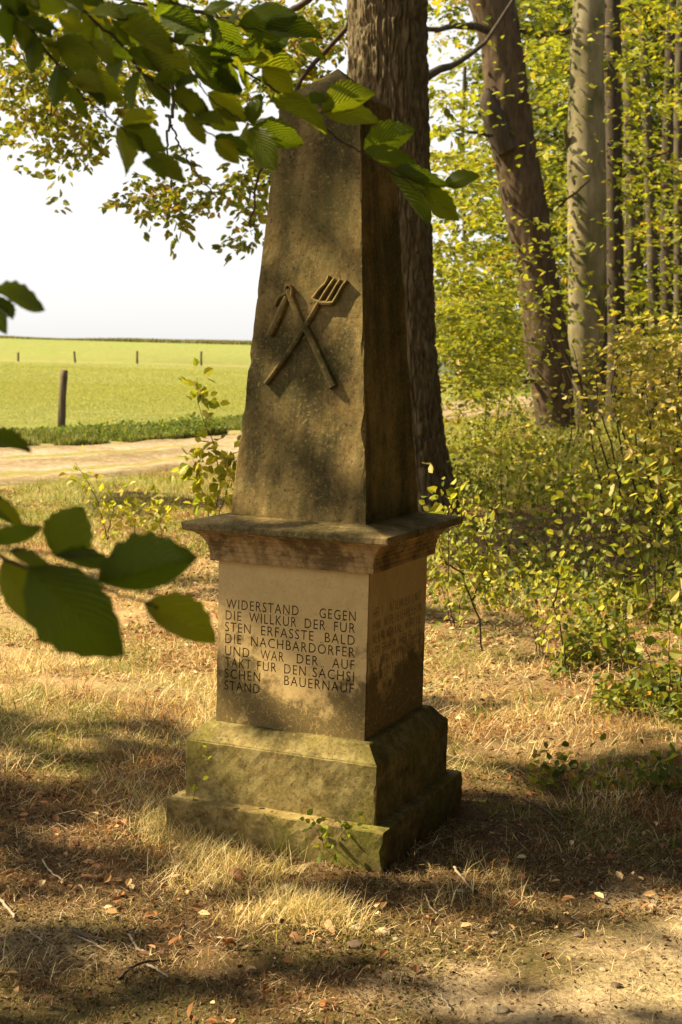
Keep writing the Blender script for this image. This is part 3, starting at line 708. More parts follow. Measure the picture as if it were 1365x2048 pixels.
for i, e in enumerate(bts):
    x_ = [1235, 1262, 1300, 1335, 1362, 1285, 1208, 930][i]
    crownobj([region_sprays(105 if i != 7 else 260, (x_-60 if i != 7 else 866, x_+70 if i != 7 else 1130), (-160, 700), (30, 56) if i != 7 else (40, 75), 1.6, 24, .19, PAL_B, [3, 2, 5, .5], keepnoise(.50, 30+i))], e)
# distant woodland mass closing the view to the right
n = 30000; a_ = rng.uniform(0, 1, n)
C = np.stack([rng.uniform(7, 60, n), rng.uniform(50, 95, n), rng.uniform(0, 1, n)**.9*26], -1)
k = (C[:, 0]/C[:, 1] > .085+.02*np.sin(C[:, 2])) & (fbm(C*.22, 3, 61) > .30); C = C[k]
D = rdir(len(C)); D[:, 2] *= .3
v, f, c = sprays(C, D, 2.2, 8, .45, [(.07, .095, .015), (.12, .13, .02), (.04, .055, .012), (.16, .12, .025)], [4, 3, 4, .5], .4, .3)
o_ = link('woodland', npmesh('woodland', v, f, c), M_foliage); props(o_, 'mass of green and yellow foliage of the far wood behind the trunks', 'woodland', kind='stuff')
# undergrowth saplings of the wood edge, low yellow-green leaves between the trunks
ub = empty('undergrowth_bush', (*gnd(1010, 830)[:2], 0), 'loose yellow green bush in front of the leaning trunk base', 'bush')
crownobj([region_sprays(420, (880, 1130), (560, 850), (18, 30), .8, 22, .075, PAL_B, [4, 4, 3, .8], both(keepnoise(.45, 44), lambda a_, b_, c_: ~((np.abs(a_-1172) < 42)) & ((np.abs(a_-1095) > 38) | (rng.uniform(size=len(a_)) < .25))))], ub, 'foliage')
for k in range(7):
    p0 = np.array([2.0+k*.42, 21.5+(k % 3)*2, 0]); tubeobj('stem', [p0, p0+[.1, 0, .9], p0+[random.uniform(-.5, .5), .2, 2.0+random.random()]], .015, .004, M_twig, ub, 5, 10, .02)

# ---- oak foliage hanging into the sky at the upper left
oc = []
def cl(px, py, rx, ry, d, n, nl=8, ls=.125, L=.36):
    d = d+3.2; m = max(n, 1); an = rng.uniform(0, 2*np.pi, m); r_ = np.sqrt(rng.uniform(0, 1, m))
    C = np.array([at(px+math.cos(a)*r*rx, py+math.sin(a)*r*ry, d+rng.uniform(-1.2, 1.2)) for a, r in zip(an, r_)])
    D = rdir(m); D[:, 2] = D[:, 2]*.5-.35
    oc.append(sprays(C, D, L, nl, ls, PAL_O, [5, 4, 1.2, .25], .35, .3, .55))
for a_ in [(60, 60, 110, 90, 15, 95), (60, 190, 90, 70, 15, 70), (40, 250, 50, 40, 15, 18), (120, 240, 60, 55, 14.5, 40), (140, 290, 50, 30, 14.5, 22), (200, 200, 60, 70, 15, 45),
           (210, 280, 30, 25, 15, 12), (190, 60, 100, 80, 16, 80), (300, 60, 90, 90, 16, 80), (260, 140, 60, 50, 15, 34), (300, 180, 40, 45, 15, 20), (400, 40, 110, 60, 16, 80), (520, 60, 110, 70, 16, 95), (620, 90, 80, 80, 15.5, 75), (640, 20, 90, 50, 15.5, 60),
           (520, 170, 50, 40, 15, 26), (590, 130, 60, 50, 15, 30), (330, 370, 70, 30, 14, 40), (290, 395, 36, 28, 14, 16), (330, 435, 26, 12, 14, 7), (380, 395, 18, 14, 14, 5), (415, 415, 28, 20, 14, 9), (440, 395, 12, 8, 14, 3), (360, 295, 32, 18, 14, 9),
           (500, 350, 40, 36, 14.5, 26), (515, 400, 30, 30, 14.5, 20), (510, 450, 26, 36, 14.5, 20), (470, 355, 22, 12, 14.5, 6), (540, 330, 40, 30, 14.5, 20), (500, 485, 16, 8, 14.5, 4), (70, 330, 18, 12, 14, 2), (105, 385, 14, 6, 14, 2), (45, 345, 10, 8, 14, 1),
           (30, 130, 60, 80, 15, 40), (120, 130, 70, 60, 15, 44)]:
    cl(a_[0], a_[1], a_[2]*1.0, a_[3]*1.0, a_[4], int(a_[5]*.72))
# upper crown, out of the picture
n = 900; C = np.stack([rng.normal(-.5, 3.4, n), rng.normal(13.5, 3.2, n), rng.uniform(6.6, 13, n)], -1); C = C[np.abs(C[:, 0]) < 9]; C = C[(C[:, 0]+1.1*C[:, 2] > 10.5) | (rng.uniform(size=len(C)) < .22)]
D = rdir(len(C)); oc.append(sprays(C, D, .9, 16, .15, PAL_O, [4, 4, 2, .5], .3, .3, .6))
crownobj(oc, oak)
for pts, r0, r1 in (([(300, -120, 15.3), (330, 60, 15), (345, 200, 14.6), (335, 250, 14.3), (342, 300, 14), (345, 380, 14)], .03, .005), ([(345, 250, 14.3), (380, 330, 14.1), (440, 400, 14)], .012, .004),
                 ([(700, -60, 14.8), (600, 10, 15), (520, 40, 15.3), (420, 30, 15.5)], .05, .012), ([(420, 30, 15.5), (250, 10, 15.3), (130, 90, 15), (110, 200, 14.7), (85, 250, 14.6)], .02, .006),
                 ([(700, 40, 14.8), (600, 170, 14.8), (540, 280, 14.6), (510, 400, 14.5), (505, 470, 14.5)], .03, .005), ([(130, 90, 15), (200, 180, 15), (215, 260, 15)], .01, .004)):
    tubeobj('branch', [at(*p_) for p_ in pts], r0, r1, M_twig, oak, 6, 26, .02)
# ---- canopy of the beech whose branches reach over the camera; it throws the dappled shade
shade_tree = empty('overhanging_beech', (-8.5, 1.2, 0), 'tall beech at the left whose branches shade the clearing', 'tree')
v_, f_ = tube(smooth_path([(-8.5, 1.2, -.2), (-8.4, 1.4, 3), (-8.1, 1.9, 6.5), (-8.0, 2.2, 10), (-8.0, 2.4, 13)], 30), np.linspace(.38, .16, 30), 20, bark_disp(.015, 1.5, .5, 2, 20, None, False))
link('trunk', npmesh('trunk', v_, f_, None, True), M_beech, shade_tree)
GAPS = [(-.08, 3.98, .2, .12, 0), (-.4, 4.35, .22, .1, .2), (2.15, 1.95, .6, .34, 0), (-1.55, 7.6, 1.25, 2.3, 0), (1.0, 3.72, .85, .36, -.12), (1.1, 5.0, .5, .16, 0), (-.75, 4.7, .3, .12, 0), (-.35, 4.05, .3, .09, .1), (.35, 3.9, .25, .1, 0), (.05, 4.42, .50, .16, -.1), (2.0, 4.35, .34, .14, -.25), (2.55, 4.1, .15, .12, 0), (.1, 3.85, .28, .12, .2), (1.9, 5.9, .8, .35, 0), (-.2, 3.45, .35, .07, 0), (.9, 3.2, .5, .09, 0)]
SMALL = []
def gface(px, py, r, p0, n_):
    q = onplane(px, py, p0, n_); g_ = q-S*(q[2]/S[2]); SMALL.append((g_[0], g_[1], r))
for a_ in [(668, 400, .075), (672, 450, .085), (655, 510, .07), (640, 350, .04), (528, 690, .045), (545, 640, .03), (520, 740, .03), (548, 885, .05), (568, 905, .052), (590, 930, .055), (615, 955, .055), (640, 978, .058), (668, 1000, .06), (690, 1018, .06), (700, 620, .03), (600, 470, .03)]: gface(*a_, pS, nS)
for a_ in [(455, 1180, .05), (520, 1370, .04), (690, 1420, .05), (640, 1260, .05), (480, 1420, .03)]: gface(*a_, pf0, nF)
for a_ in [(470, 1480, .07), (560, 1480, .06), (650, 1500, .06), (715, 1510, .07), (720, 1600, .07), (620, 1560, .04), (450, 1560, .05), (520, 1600, .03)]: gface(*a_, mw(0, -.33, .3), nF)
for a_ in [(640, 1660, .06), (720, 1690, .07), (740, 1660, .05), (420, 1600, .05)]: gface(*a_, mw(0, -.3875, .1), nF)
def density(x, y):
    d = np.ones_like(x)*.80
    s_ = fbm(v3(x*1.6, y*2.4), 4, 91)
    for cx, cy, rx, ry, rot in GAPS:
        c_, n_ = math.cos(rot), math.sin(rot); u_ = (x-cx)*c_+(y-cy)*n_; v_ = -(x-cx)*n_+(y-cy)*c_
        e = (u_/rx)**2+(v_/ry)**2+(s_-.5)*1.2; d = d*sstep(.7, 1.25, e)
    far = sstep(4.9, 6.0, y+(s_-.5)*1.6)
    d = d*(1-far)+far*sstep(.60, .66, fbm(v3(x*.9, y*.9), 3, 92))*.8
    d = d*sstep(.30, .42, s_)*(1-.9*sstep(.50, .60, fbm(v3(x*4.2+7, y*5.5), 3, 95)))
    d = np.maximum(d, .95*(1-sstep(.7, 1.2, ((x-2.1)/1.25)**2+((y-13.0)/2.7)**2+(s_-.5)*1.5)))
    d = np.maximum(d, .9*(1-sstep(.7, 1.2, ((x-1.6)/1.0)**2+((y-5.5)/.42)**2+(s_-.5)*1.5)))
    for cx, cy, r_ in SMALL: d = d*sstep(.75, 1.3, np.hypot(x-cx, (y-cy)*1.0)/r_)
    return d*(y < 17)*sstep(-4.5, -3.2, x-(y-4)*.1)
n = 60000; gx = rng.uniform(-4.8, 7.5, n); gy = rng.uniform(.5, 17, n); k = rng.uniform(size=n) < density(gx, gy); gx, gy = gx[k], gy[k]
tt = rng.uniform(10.5, 16.5, len(gx)); C = v3(gx, gy)+S*tt[:, None]
print('shade leaves', len(C))
C += 0
sh_parts = [leafcloud(C, rdir(len(C)), rdir(len(C))*.5+S, rng.uniform(.13, .19, len(C)), .8, palette(len(C), PAL_B[:3], [3, 1, 4]))]
crownobj(sh_parts, shade_tree)
for k in range(9):
    g0 = np.array([random.uniform(-2, 5), random.uniform(2.5, 6), 0])+S*13.5
    tubeobj('branch', [(-8.0, 2.2, 8+k*.3), ((-8.0+g0[0])/2, (2.2+g0[1])/2, 9.3), g0], .06, .012, M_beech, shade_tree, 6, 12, .05)
# ---- closed canopy of the wood on the right, out of the picture: keeps the monument's right side dark
cano = empty('woodland_edge_tree', (4.6, 3.0, 0), 'broad tree of the wood edge right of the clearing', 'tree')
v_, f_ = tube(smooth_path([(4.6, 3.0, -.2), (4.6, 3.0, 4), (4.8, 3.2, 8), (4.8, 3.2, 11)], 24), np.linspace(.3, .14, 24), 16, bark_disp(.02, 2, 1, 2, 16))
link('trunk', npmesh('trunk', v_, f_, None, True), M_darkbark, cano)
n = 5200; C = np.stack([rng.uniform(2.0, 11, n), rng.uniform(-8, 15, n), rng.uniform(.6, 10, n)], -1)
k = (C[:, 0] > 1.6+.36*np.maximum(C[:, 1], 0)) | ((C[:, 2] > 5+.0*C[:, 1]) & (C[:, 2]-1.6 > .29*C[:, 1]))
C = C[k]; C = C[(C[:, 0] > 2.6)]
C2 = np.stack([rng.uniform(-2.5, 9, 3600), rng.uniform(-9, 10.5, 3600), rng.uniform(6.2, 10.5, 3600)], -1)
C3 = np.stack([rng.uniform(-2, 9, 1700), rng.uniform(-10, -4, 1700), rng.uniform(.5, 8, 1700)], -1); C = np.concatenate([C, C2, C3])
C4 = np.stack([rng.uniform(13, 26, 3600), rng.uniform(-12, 44, 3600), rng.uniform(.3, 15, 3600)], -1)
C4 = C4[C4[:, 0] > .30*C4[:, 1]+2]; D4 = rdir(len(C4)); D4[:, 2] *= .3
D = rdir(len(C)); D[:, 2] *= .3
crownobj([sprays(C, D, 1.0, 12, .22, [(.05, .06, .012), (.07, .08, .015), (.035, .045, .01)], [3, 2, 3], .5, .3, .7)], cano, mat=M_canopy)
sw = sprays(C4, D4, 1.6, 8, .5, [(.06, .07, .014), (.09, .09, .02)], [1, 1], .3, .3, .7); o_ = link('side_woodland', npmesh('side_woodland', *sw), M_canopy); props(o_, 'dense side of the wood to the right of the clearing', 'woodland', kind='stuff')
# ------------------------------------------------------------------ far things
def post(name, px, pyb, pyt, wpx, d, label, group, leanx=0, r=.07):
    b = at(px, pyb, d); t_ = at(px+leanx, pyt, d); z0 = float(gz(b[0], b[1])); rad = wpx/F*d/2
    e = 12; path_ = [np.array([b[0], d, min(b[2], z0)-.15])*(1-q)+np.array([t_[0], d, t_[2]])*q for q in np.linspace(0, 1, e)]
    v_, f_ = tube(path_, np.full(e, rad)*(1-.12*np.linspace(0, 1, e)), 12, lambda th, i, p: (vn(np.stack([np.cos(th)*2, np.sin(th)*2, 0*th+i*.3], -1), 6)-.5)*rad*.35)
    V_ = v_; nn = len(V_); top_c = V_.reshape(12, e, 3)[:, -1].mean(0)+[0, 0, rad*.25]
    Fq = [list(r_) for r_ in f_]; V_ = np.vstack([V_, top_c]); 
    for i in range(12): Fq.append([i*e+e-1, ((i+1) % 12)*e+e-1, nn])
    me_ = bpy.data.meshes.new(name); me_.from_pydata(V_.tolist(), [], Fq); me_.polygons.foreach_set('use_smooth', [True]*len(me_.polygons))
    o_ = link(name, me_, M_wood); props(o_, label, 'fence post', group); return o_
post('fence_post', 122, 856, 741, 16, 29.5, 'thick weathered wooden post in the green verge beside the dirt track', 'wooden posts of the meadow fence', 7)
for px, yb, yt, lb in ((37, 723, 705, 'far small meadow post, leftmost of the distant row'), (151, 721, 703, 'far small meadow post, second in the distant row, leaning'), (275, 717, 702, 'far small meadow post, third in the distant row'), (403, 716, 703, 'far small meadow post nearest the obelisk')):
    post('fence_post', px, yb, yt, 4.5, 190, lb, 'wooden posts of the meadow fence', -2 if px == 151 else 0)
# crop strip along the crest
n = 42000; X_ = rng.uniform(-85, 30, n); Y_ = rng.uniform(296, 318, n)
z = gz(X_, Y_); hh = (.35+1.3*np.clip(fbm(v3(X_*.05, Y_*.05), 3, 17)-.2, 0, 1))*rng.uniform(.6, 1, n)
v, f, c = blades(np.stack([X_, Y_, z-.1], -1), hh, .16, .3, palette(n, [(.16, .17, .05), (.22, .20, .07), (.28, .23, .11), (.12, .13, .04)], [4, 3, 2, 2]))
props(link('crop_strip', npmesh('crop_strip', v, f, c), M_grass), 'dark strip of tall crop along the crest of the meadow', 'crop', kind='stuff')
# house glimpsed between the leaves
M_wall = simple_mat('pale_render', (.62, .66, .74), (.70, .73, .80), 1, .8, .1, .01); M_roof = simple_mat('dark_roof', (.08, .07, .07), (.14, .12, .11), 3, .8, .3, .02)
M_glass = simple_mat('window_glass', (.03, .04, .06), (.05, .06, .09), 2, .15, 0, .001, spec=.5); M_brick = simple_mat('reddish_render', (.50, .26, .19), (.58, .32, .24), 1, .8, .1, .01)
M_frame = simple_mat('white_frame', (.7, .7, .7), (.76, .76, .76), 1, .5, 0, .001)
def bx(name, x0, x1, y0, y1, z0, z1, mat, parent):
    vs = [(x, y, z) for x in (x0, x1) for y in (y0, y1) for z in (z0, z1)]
    fs = [(0, 1, 3, 2), (4, 6, 7, 5), (0, 4, 5, 1), (2, 3, 7, 6), (0, 2, 6, 4), (1, 5, 7, 3)]
    me_ = bpy.data.meshes.new(name); me_.from_pydata(vs, [], fs); return link(name, me_, mat, parent)
def house(px, d, wd_, hh_, matw, label, winx):
    p = at(px, 700, d); x1 = p[0]; x0 = x1-wd_; e = empty('house', ((x0+x1)/2, d, 0), label, 'house', None)
    bx('wall', x0, x1, d, d+8, 0, hh_, matw, e)
    me_ = bpy.data.meshes.new('roof'); ym = d+4
    me_.from_pydata([(x0-.3, d-.4, hh_), (x1+.3, d-.4, hh_), (x1+.3, d+8.4, hh_), (x0-.3, d+8.4, hh_), (x0-.3, ym, hh_+3), (x1+.3, ym, hh_+3)], [], [(0, 1, 5, 4), (2, 3, 4, 5), (1, 2, 5), (3, 0, 4), (3, 2, 1, 0)])
    link('roof', me_, M_roof, e)
    for wx, wz in winx:
        w_ = bx('window', x1-wx-.75, x1-wx+.75, d-.06, d+.05, wz, wz+1.5, M_glass, e)
        bx('frame', x1-wx-.85, x1-wx-.76, d-.10, d+.05, wz-.1, wz+1.6, M_frame, w_); bx('frame', x1-wx+.76, x1-wx+.85, d-.10, d+.05, wz-.1, wz+1.6, M_frame, w_)
        bx('frame', x1-wx-.04, x1-wx+.04, d-.12, d-.065, wz, wz+1.5, M_frame, w_)
house(914, 112, 8.5, 4.4, M_wall, 'pale blue white house glimpsed between oak trunk and leaves', [(1.35, 2.1), (4.2, 2.1), (6.6, 2.1)])
house(975, 125, 1.9, 3.4, M_brick, 'small reddish outbuilding glimpsed right of the pale house', [(.95, 1.2)])
# ------------------------------------------------------------------ plants
def sapling(name, stems, label, cat, leaf_len, n_leaf, pal, wts, size_j=.3, mat=M_foliage, spread=.05, stem_r=.004, up=.3, group=None, stem_mat=M_twig):
    b = stems[0][0]; e = empty(name, b, label, cat, group); parts = []
    for st in stems:
        tubeobj('stem', st, stem_r, stem_r*.35, stem_mat, e, 6, 16, .004)
        P = smooth_path(st, 60); k = (rng.uniform(.12, 1, n_leaf)**.8*59).astype(int); C = P[k]+rng.normal(size=(n_leaf, 3))*spread
        A = unit(C-P[k]+rng.normal(size=(n_leaf, 3))*.02); A[:, 2] -= .15
        Nn = rdir(n_leaf)*.8+np.array([0, 0, .6]); parts.append(leafcloud(C, A, Nn, leaf_len*rng.uniform(1-size_j, 1+size_j, n_leaf), .7, palette(n_leaf, pal, wts)))
    crownobj(parts, e, 'foliage', mat); return e
YG = [(.30, .33, .04), (.40, .40, .05), (.20, .25, .03), (.46, .42, .12)]
d = 9.0
sapling('sapling', [[at(425, 1050, d), at(440, 960, d), at(425, 880, d), at(400, 820, d), at(395, 755, d)], [at(430, 1050, d), at(460, 960, d), at(455, 900, d)], [at(420, 1040, d), at(400, 960, d), at(385, 915, d)]],
        'slender young sapling with bright yellow green leaves against the meadow, left of the obelisk', 'sapling', .068, 60, YG, [3, 3, 2, 1], spread=.035)
d = 9.6
sapling('sapling', [[at(215, 1080, d), at(200, 1020, d), at(180, 970, d), at(150, 925, d)], [at(215, 1080, d), at(225, 1030, d), at(235, 985, d)], [at(275, 1090, d), at(270, 1040, d), at(290, 1010, d)], [at(330, 1090, d), at(322, 1040, d), at(345, 1000, d)]],
        'low sapling with pale yellow leaves on the grass left of the tall one', 'sapling', .05, 46, YG, [3, 4, 1, 3], spread=.05)
d = 7.8
sapling('sapling', [[at(966, 1302, d), at(958, 1240, d), at(940, 1190, d), at(920, 1130, d), at(912, 1050, d), at(890, 1000, d)], [at(945, 1200, d), at(975, 1120, d), at(960, 1040, d)], [at(930, 1150, d), at(880, 1110, d), at(885, 1060, d)]],
        'leafy sapling with dark thin stem close behind the right cornice', 'sapling', .042, 190, [(.22, .26, .05), (.30, .32, .06), (.36, .34, .10), (.15, .2, .04)], [4, 3, 3, 2], spread=.085, stem_r=.006)
d = 7.2
sapling('sapling', [[at(1132, 1335, d), at(1122, 1260, d), at(1106, 1212, d), at(1090, 1190, d)], [at(1106, 1212, d), at(1118, 1170, d), at(1112, 1135, d), at(1155, 1080, d)]],
        'small sapling with a forked dark stem standing free in the dry grass', 'sapling', .04, 34, YG, [3, 3, 3, 1], spread=.05, stem_r=.005)
MIXG = [(.26, .30, .05), (.38, .37, .07), (.15, .20, .03), (.46, .42, .16)]
for (px, py, h_, d, ll, nl_, lb) in ((1010, 1075, 230, 11.5, .06, 90, 'leafy sapling in front of the dark shaded hollow beside the oak'),
      (1190, 1150, 240, 9.6, .058, 100, 'bushy pale green sapling above the dry litter, right of the forked one'),
      (1310, 1190, 300, 9.0, .062, 130, 'tall yellow green sapling at the right edge in the undergrowth'),
      (1245, 1345, 150, 7.4, .058, 46, 'low seedling with large round leaves near the right edge'),
      (1335, 1420, 190, 6.6, .055, 60, 'dark green seedling just above the pale branch at the right edge'),
      (1075, 1300, 110, 7.9, .042, 44, 'small weed clump right of the obelisk between the two forked saplings'),
      (905, 1250, 150, 8.6, .05, 60, 'yellow green seedling tucked against the right side of the pedestal'),
      (1120, 1010, 200, 13, .06, 90, 'spindly sapling in the middle of the green undergrowth')):
    b0 = at(px, py, d); b0[2] = float(gz(b0[0], b0[1]))
    st = []
    for q in range(3):
        j = (q-1)*h_*.28; st.append([b0+[.02*q, .03*q, 0], at(px+j*.4+random.uniform(-8, 8), py-h_*.4, d), at(px+j+random.uniform(-14, 14), py-h_*(.95-.15*abs(q-1)), d)])
    sapling('sapling', st, lb, 'sapling', ll, nl_//3, MIXG, [3, 3, 3, 1.4], spread=.075, stem_r=.004)
# sunlit shrub at the right edge
sh = empty('hazel_shrub', (*gnd(1270, 960)[:2], 0), 'big sunlit yellow green shrub at the right edge below the dark trunks', 'shrub')
parts = []
for xr, yr, n_, dr in (((1170, 1420), (680, 830), 190, (13, 16)), ((1150, 1420), (800, 1000), 230, (12.5, 15.5)), ((1220, 1420), (640, 720), 60, (13, 16)), ((1000, 1200), (860, 1010), 70, (13.5, 17))):
    parts.append(region_sprays(n_, xr, yr, dr, .5, 16, .075, [(.40, .38, .06), (.52, .44, .12), (.22, .24, .04), (.62, .50, .26)], [4, 3, 2.5, 2], keepnoise(.40, 71, 60), .2, .45))
crownobj(parts, sh, 'foliage')
for k in range(12):
    x_ = 1190+k*17; tubeobj('stem', [at(x_+20, 1010, 14.2), at(x_, 900, 14.2), at(x_+random.uniform(-40, 40), 780, 14.2), at(x_+random.uniform(-60, 60), 690, 14.3)], .012, .003, M_twig, sh, 5, 14, .02)
# leafy ground cover to the right (brambles, ivy, seedlings): uncountable
def gpts(n, xr, yr):
    y = rng.uniform(yr[0], yr[1], n); x = rng.uniform(xr[0], xr[1], n); return x, y
n = 120000; x, y = gpts(n, (.4, 7.5), (7.2, 24)); s_ = fbm(v3(x*.8, y*.8), 4, 51)
edge = 1.0+.135*(y-7)
k = (x > .9+.0*y+(s_-.5)*2.2) & (x < .27*y+1.0) & (s_ > .43+.25*sstep(9.6, 7.2, y)) & (rng.uniform(size=n) < (.35+.65*sstep(7, 12, y))*(1-.95*np.exp(-(((x-2.0-.07*(y-13))/1.15)**2+((y-13.4)/3.0)**2)**2))); x, y, s_ = x[k], y[k], s_[k]  # cover thinned beside the oak so dark soil stands in for its shadow
z = gz(x, y)+np.abs(rng.normal(size=len(x)))*(.10+.24*sstep(.45, .7, s_)*sstep(8, 13, y))
P = np.stack([x, y, z], -1); c = palette(len(x), [(.24, .26, .04), (.36, .36, .06), (.12, .15, .03), (.46, .43, .18), (.07, .10, .02)], [4, 3, 3, 1.6, 3])
v, f, c = leafcloud(P, rdir(len(P)), rdir(len(P))*.75+[0, 0, .55], rng.uniform(.03, .058, len(P)), .8, c); print('cover', len(P))
props(link('ground_cover', npmesh('ground_cover', v, f, c), M_foliage), 'low tangle of small green leaves covering the forest floor right of the obelisk', 'ground cover', kind='stuff')
n = 26000; x, y = gpts(n, (.75, 2.4), (5.3, 9.5)); s_ = fbm(v3(x*2.3, y*2.3), 3, 53)
k = (x > .235*y-.62+.25*(s_-.5)*4*.5) & (s_ > .48) & in_view(x, y, .3); x, y = x[k], y[k]; z = gz(x, y)+np.abs(rng.normal(size=len(x)))*.07
P = np.stack([x, y, z], -1); c = palette(len(x), [(.19, .22, .045), (.30, .30, .06), (.11, .15, .035), (.36, .20, .07)], [4, 3, 3, 1.2])
v, f, c = leafcloud(P, rdir(len(P)), rdir(len(P))*.75+[0, 0, .55], rng.uniform(.025, .05, len(P)), .75, c)
props(link('seedling_patch', npmesh('seedling_patch', v, f, c), M_foliage), 'green seedlings and weeds creeping forward along the right edge', 'ground cover', kind='stuff')
# ------------------------------------------------------------------ grasses
STRAW = [(.66, .49, .24), (.82, .66, .38), (.40, .25, .10), (.30, .28, .06), (.18, .20, .04)]
def off_mon(x, y, m=.40):
    lx = (x-MC[0])*mx_[0]+(y-MC[1])*mx_[1]; ly = (x-MC[0])*my_[0]+(y-MC[1])*my_[1]; return (np.abs(lx) > m) | (np.abs(ly) > m)
def grass(n, xr, yr, h, wd_, lean, pal, wts, keep, name, label, mat=M_grass):
    x, y = gpts(n, xr, yr); k = keep(x, y) & in_view(x, y) & off_mon(x, y, .385); x, y = x[k], y[k]; m = len(x)
    c = palette(m, pal, wts, .22)
    if name != 'far2':
        q1 = (nz(x, y, 1.9, 171) > .54) & (rng.uniform(size=m) < .75); q2 = (nz(x, y, 2.6, 172) > .56) & (rng.uniform(size=m) < .6)
        c[q1] = palette(m, [(.20, .22, .03), (.28, .28, .05), (.13, .15, .025)], [3, 2, 3], .2)[q1]; c[q2] = palette(m, [(.34, .15, .055), (.18, .09, .04), (.42, .23, .09)], [3, 3, 2], .2)[q2]
    hh_ = h*rng.uniform(.4, 1.25, m)
    o_ = blades(np.stack([x, y, gz(x, y)-.004], -1), hh_, wd_*rng.uniform(.7, 1.3, m), lean*rng.uniform(.3, 1.6, m), c)
    print(name, m); return o_
def nz(x, y, sc_2, s): return fbm(v3(x*sc_2, y*sc_2), 3, s)
# sparse mossy short grass in the foreground
moss = grass(200000, (-1.8, 2.2), (3.0, 5.8), .030, .0010, 1.35, [(.27, .20, .06), (.40, .27, .12), (.20, .20, .035), (.56, .43, .22), (.26, .12, .05)], [4, 4, 2.5, 2, 3], lambda x, y: (nz(x, y, 2.2, 101) > .40-.1*nz(x, y, 9, 3)) & (((x-1.25)/1.15)**2+((y-3.35)/.8)**2 > .8+.6*(nz(x, y, 5, 7)-.5)), 'moss', '')
dry1 = grass(50000, (-2.2, 2.5), (3.5, 6.6), .09, .0012, 1.35, STRAW, [5, 4, 3, 1.5, 1], lambda x, y: (nz(x, y, 1.7, 111) > .60-.30*sstep(4.2, 6.2, y+.25*np.abs(x+.3)*0)) & ((x < .6) | (y > 4.6)), 'dry1', '')
x, y = gpts(9000, (-1.0, .45), (3.75, 4.7)); 
tuf = [(-.30, 4.28, .09), (-.16, 4.1, .12), (-.03, 4.0, .11), (-.55, 4.62, .12), (-.40, 4.25, .14), (-.62, 4.95, .14), (-.72, 5.1, .2), (-.50, 4.66, .07), (-.56, 4.74, .08), (-.45, 4.60, .08), (-.60, 4.85, .10), (-.40, 4.52, .08), (-.30, 4.42, .08), (-.18, 4.36, .07), (-.42, 4.40, .10), (.02, 3.92, .10), (-.22, 3.95, .10), (-.08, 4.02, .07), (-.05, 3.97, .06), (-.10, 4.05, .08), (-.02, 4.05, .06)]
tp = []
for cx, cy, r_ in tuf:
    m = 230; tp.append(np.stack([rng.normal(cx, r_*.6, m), rng.normal(cy, r_*.45, m)], -1))
tp = np.concatenate(tp); tp = tp[off_mon(tp[:, 0], tp[:, 1], .39)]
tufts = blades(np.stack([tp[:, 0], tp[:, 1], gz(tp[:, 0], tp[:, 1])], -1), rng.uniform(.04, .13, len(tp)), .0010, rng.uniform(.5, 1.6, len(tp)), palette(len(tp), STRAW, [4, 5, 1, 2, 1.5], .2))
mid = grass(170000, (-3.4, 3.6), (5.0, 12), .085, .0019, 1.4, STRAW, [6, 5, 3, 1.6, .8], lambda x, y: (nz(x, y, 2.1, 121) > .40+.12*sstep(.3, .8, x)), 'mid', '')
n = 26000; x, y = gpts(n, (-3.4, 3.6), (4.5, 11)); k = in_view(x, y) & off_mon(x, y, .41) & (nz(x, y, 1.6, 161) > .52-.14*sstep(4.6, 6, y)) & ((x < .5) | (y > 5.4)); x, y = x[k], y[k]; m = len(x)
strands = blades(np.stack([x, y, gz(x, y)+rng.uniform(0, .05, m)], -1), rng.uniform(.08, .20, m), .0010, rng.uniform(1.25, 1.64, m), palette(m, STRAW[:3], [3, 4, 2], .2))
n = 9000; x, y = gpts(n, (-1.2, 1.4), (3.1, 4.9)); k = in_view(x, y) & off_mon(x, y, .41) & (nz(x, y, 2.4, 163) > .42); x, y = x[k], y[k]; m = len(x)
bits = blades(np.stack([x, y, gz(x, y)+rng.uniform(0.001, .012, m)], -1), rng.uniform(.02, .085, m), .0009, rng.uniform(1.35, 1.65, m), palette(m, [(.62, .48, .26), (.40, .26, .13), (.22, .12, .06), (.75, .64, .42)], [3, 3, 3, 1.5], .2))
v, f, c = merge([moss, dry1, tufts, mid, strands, bits])
props(link('dry_grass', npmesh('dry_grass', v, f, c), M_grass), 'matted straw coloured grass and moss around the foot of the obelisk', 'grass', kind='stuff')
GG = [(.24, .27, .045), (.33, .32, .07), (.17, .21, .03), (.44, .37, .17)]
far1 = grass(120000, (-6, 6.5), (11, 20.5), .11, .003, 1.1, GG, [4, 4, 3, 2.0], lambda x, y: (((y < 14.4+1.75*(x+5.0)+.5*np.sin(x*7)) | (x > -1.0)) & ~(((x-2.1)/1.1)**2+((y-13.2)/2.4)**2 < 1)), 'far1', '')  # grass left out of the oak's dark patch, where dark soil imitates shadow
far2 = grass(60000, (-1, 8.5), (19, 38), .28, .006, .5, GG, [4, 4, 2, 3], lambda x, y: (x > poly_interp([(p_[1], p_[0]) for p_ in PN], np.interp(y, [p_[1] for p_ in PN], np.linspace(0, 1, len(PN))))[..., 1]+.2), 'far2', '')
v, f, c = merge([far1, far2])
props(link('green_grass', npmesh('green_grass', v, f, c), M_grass), 'yellow green grass between the clearing and the dirt track', 'grass', kind='stuff')
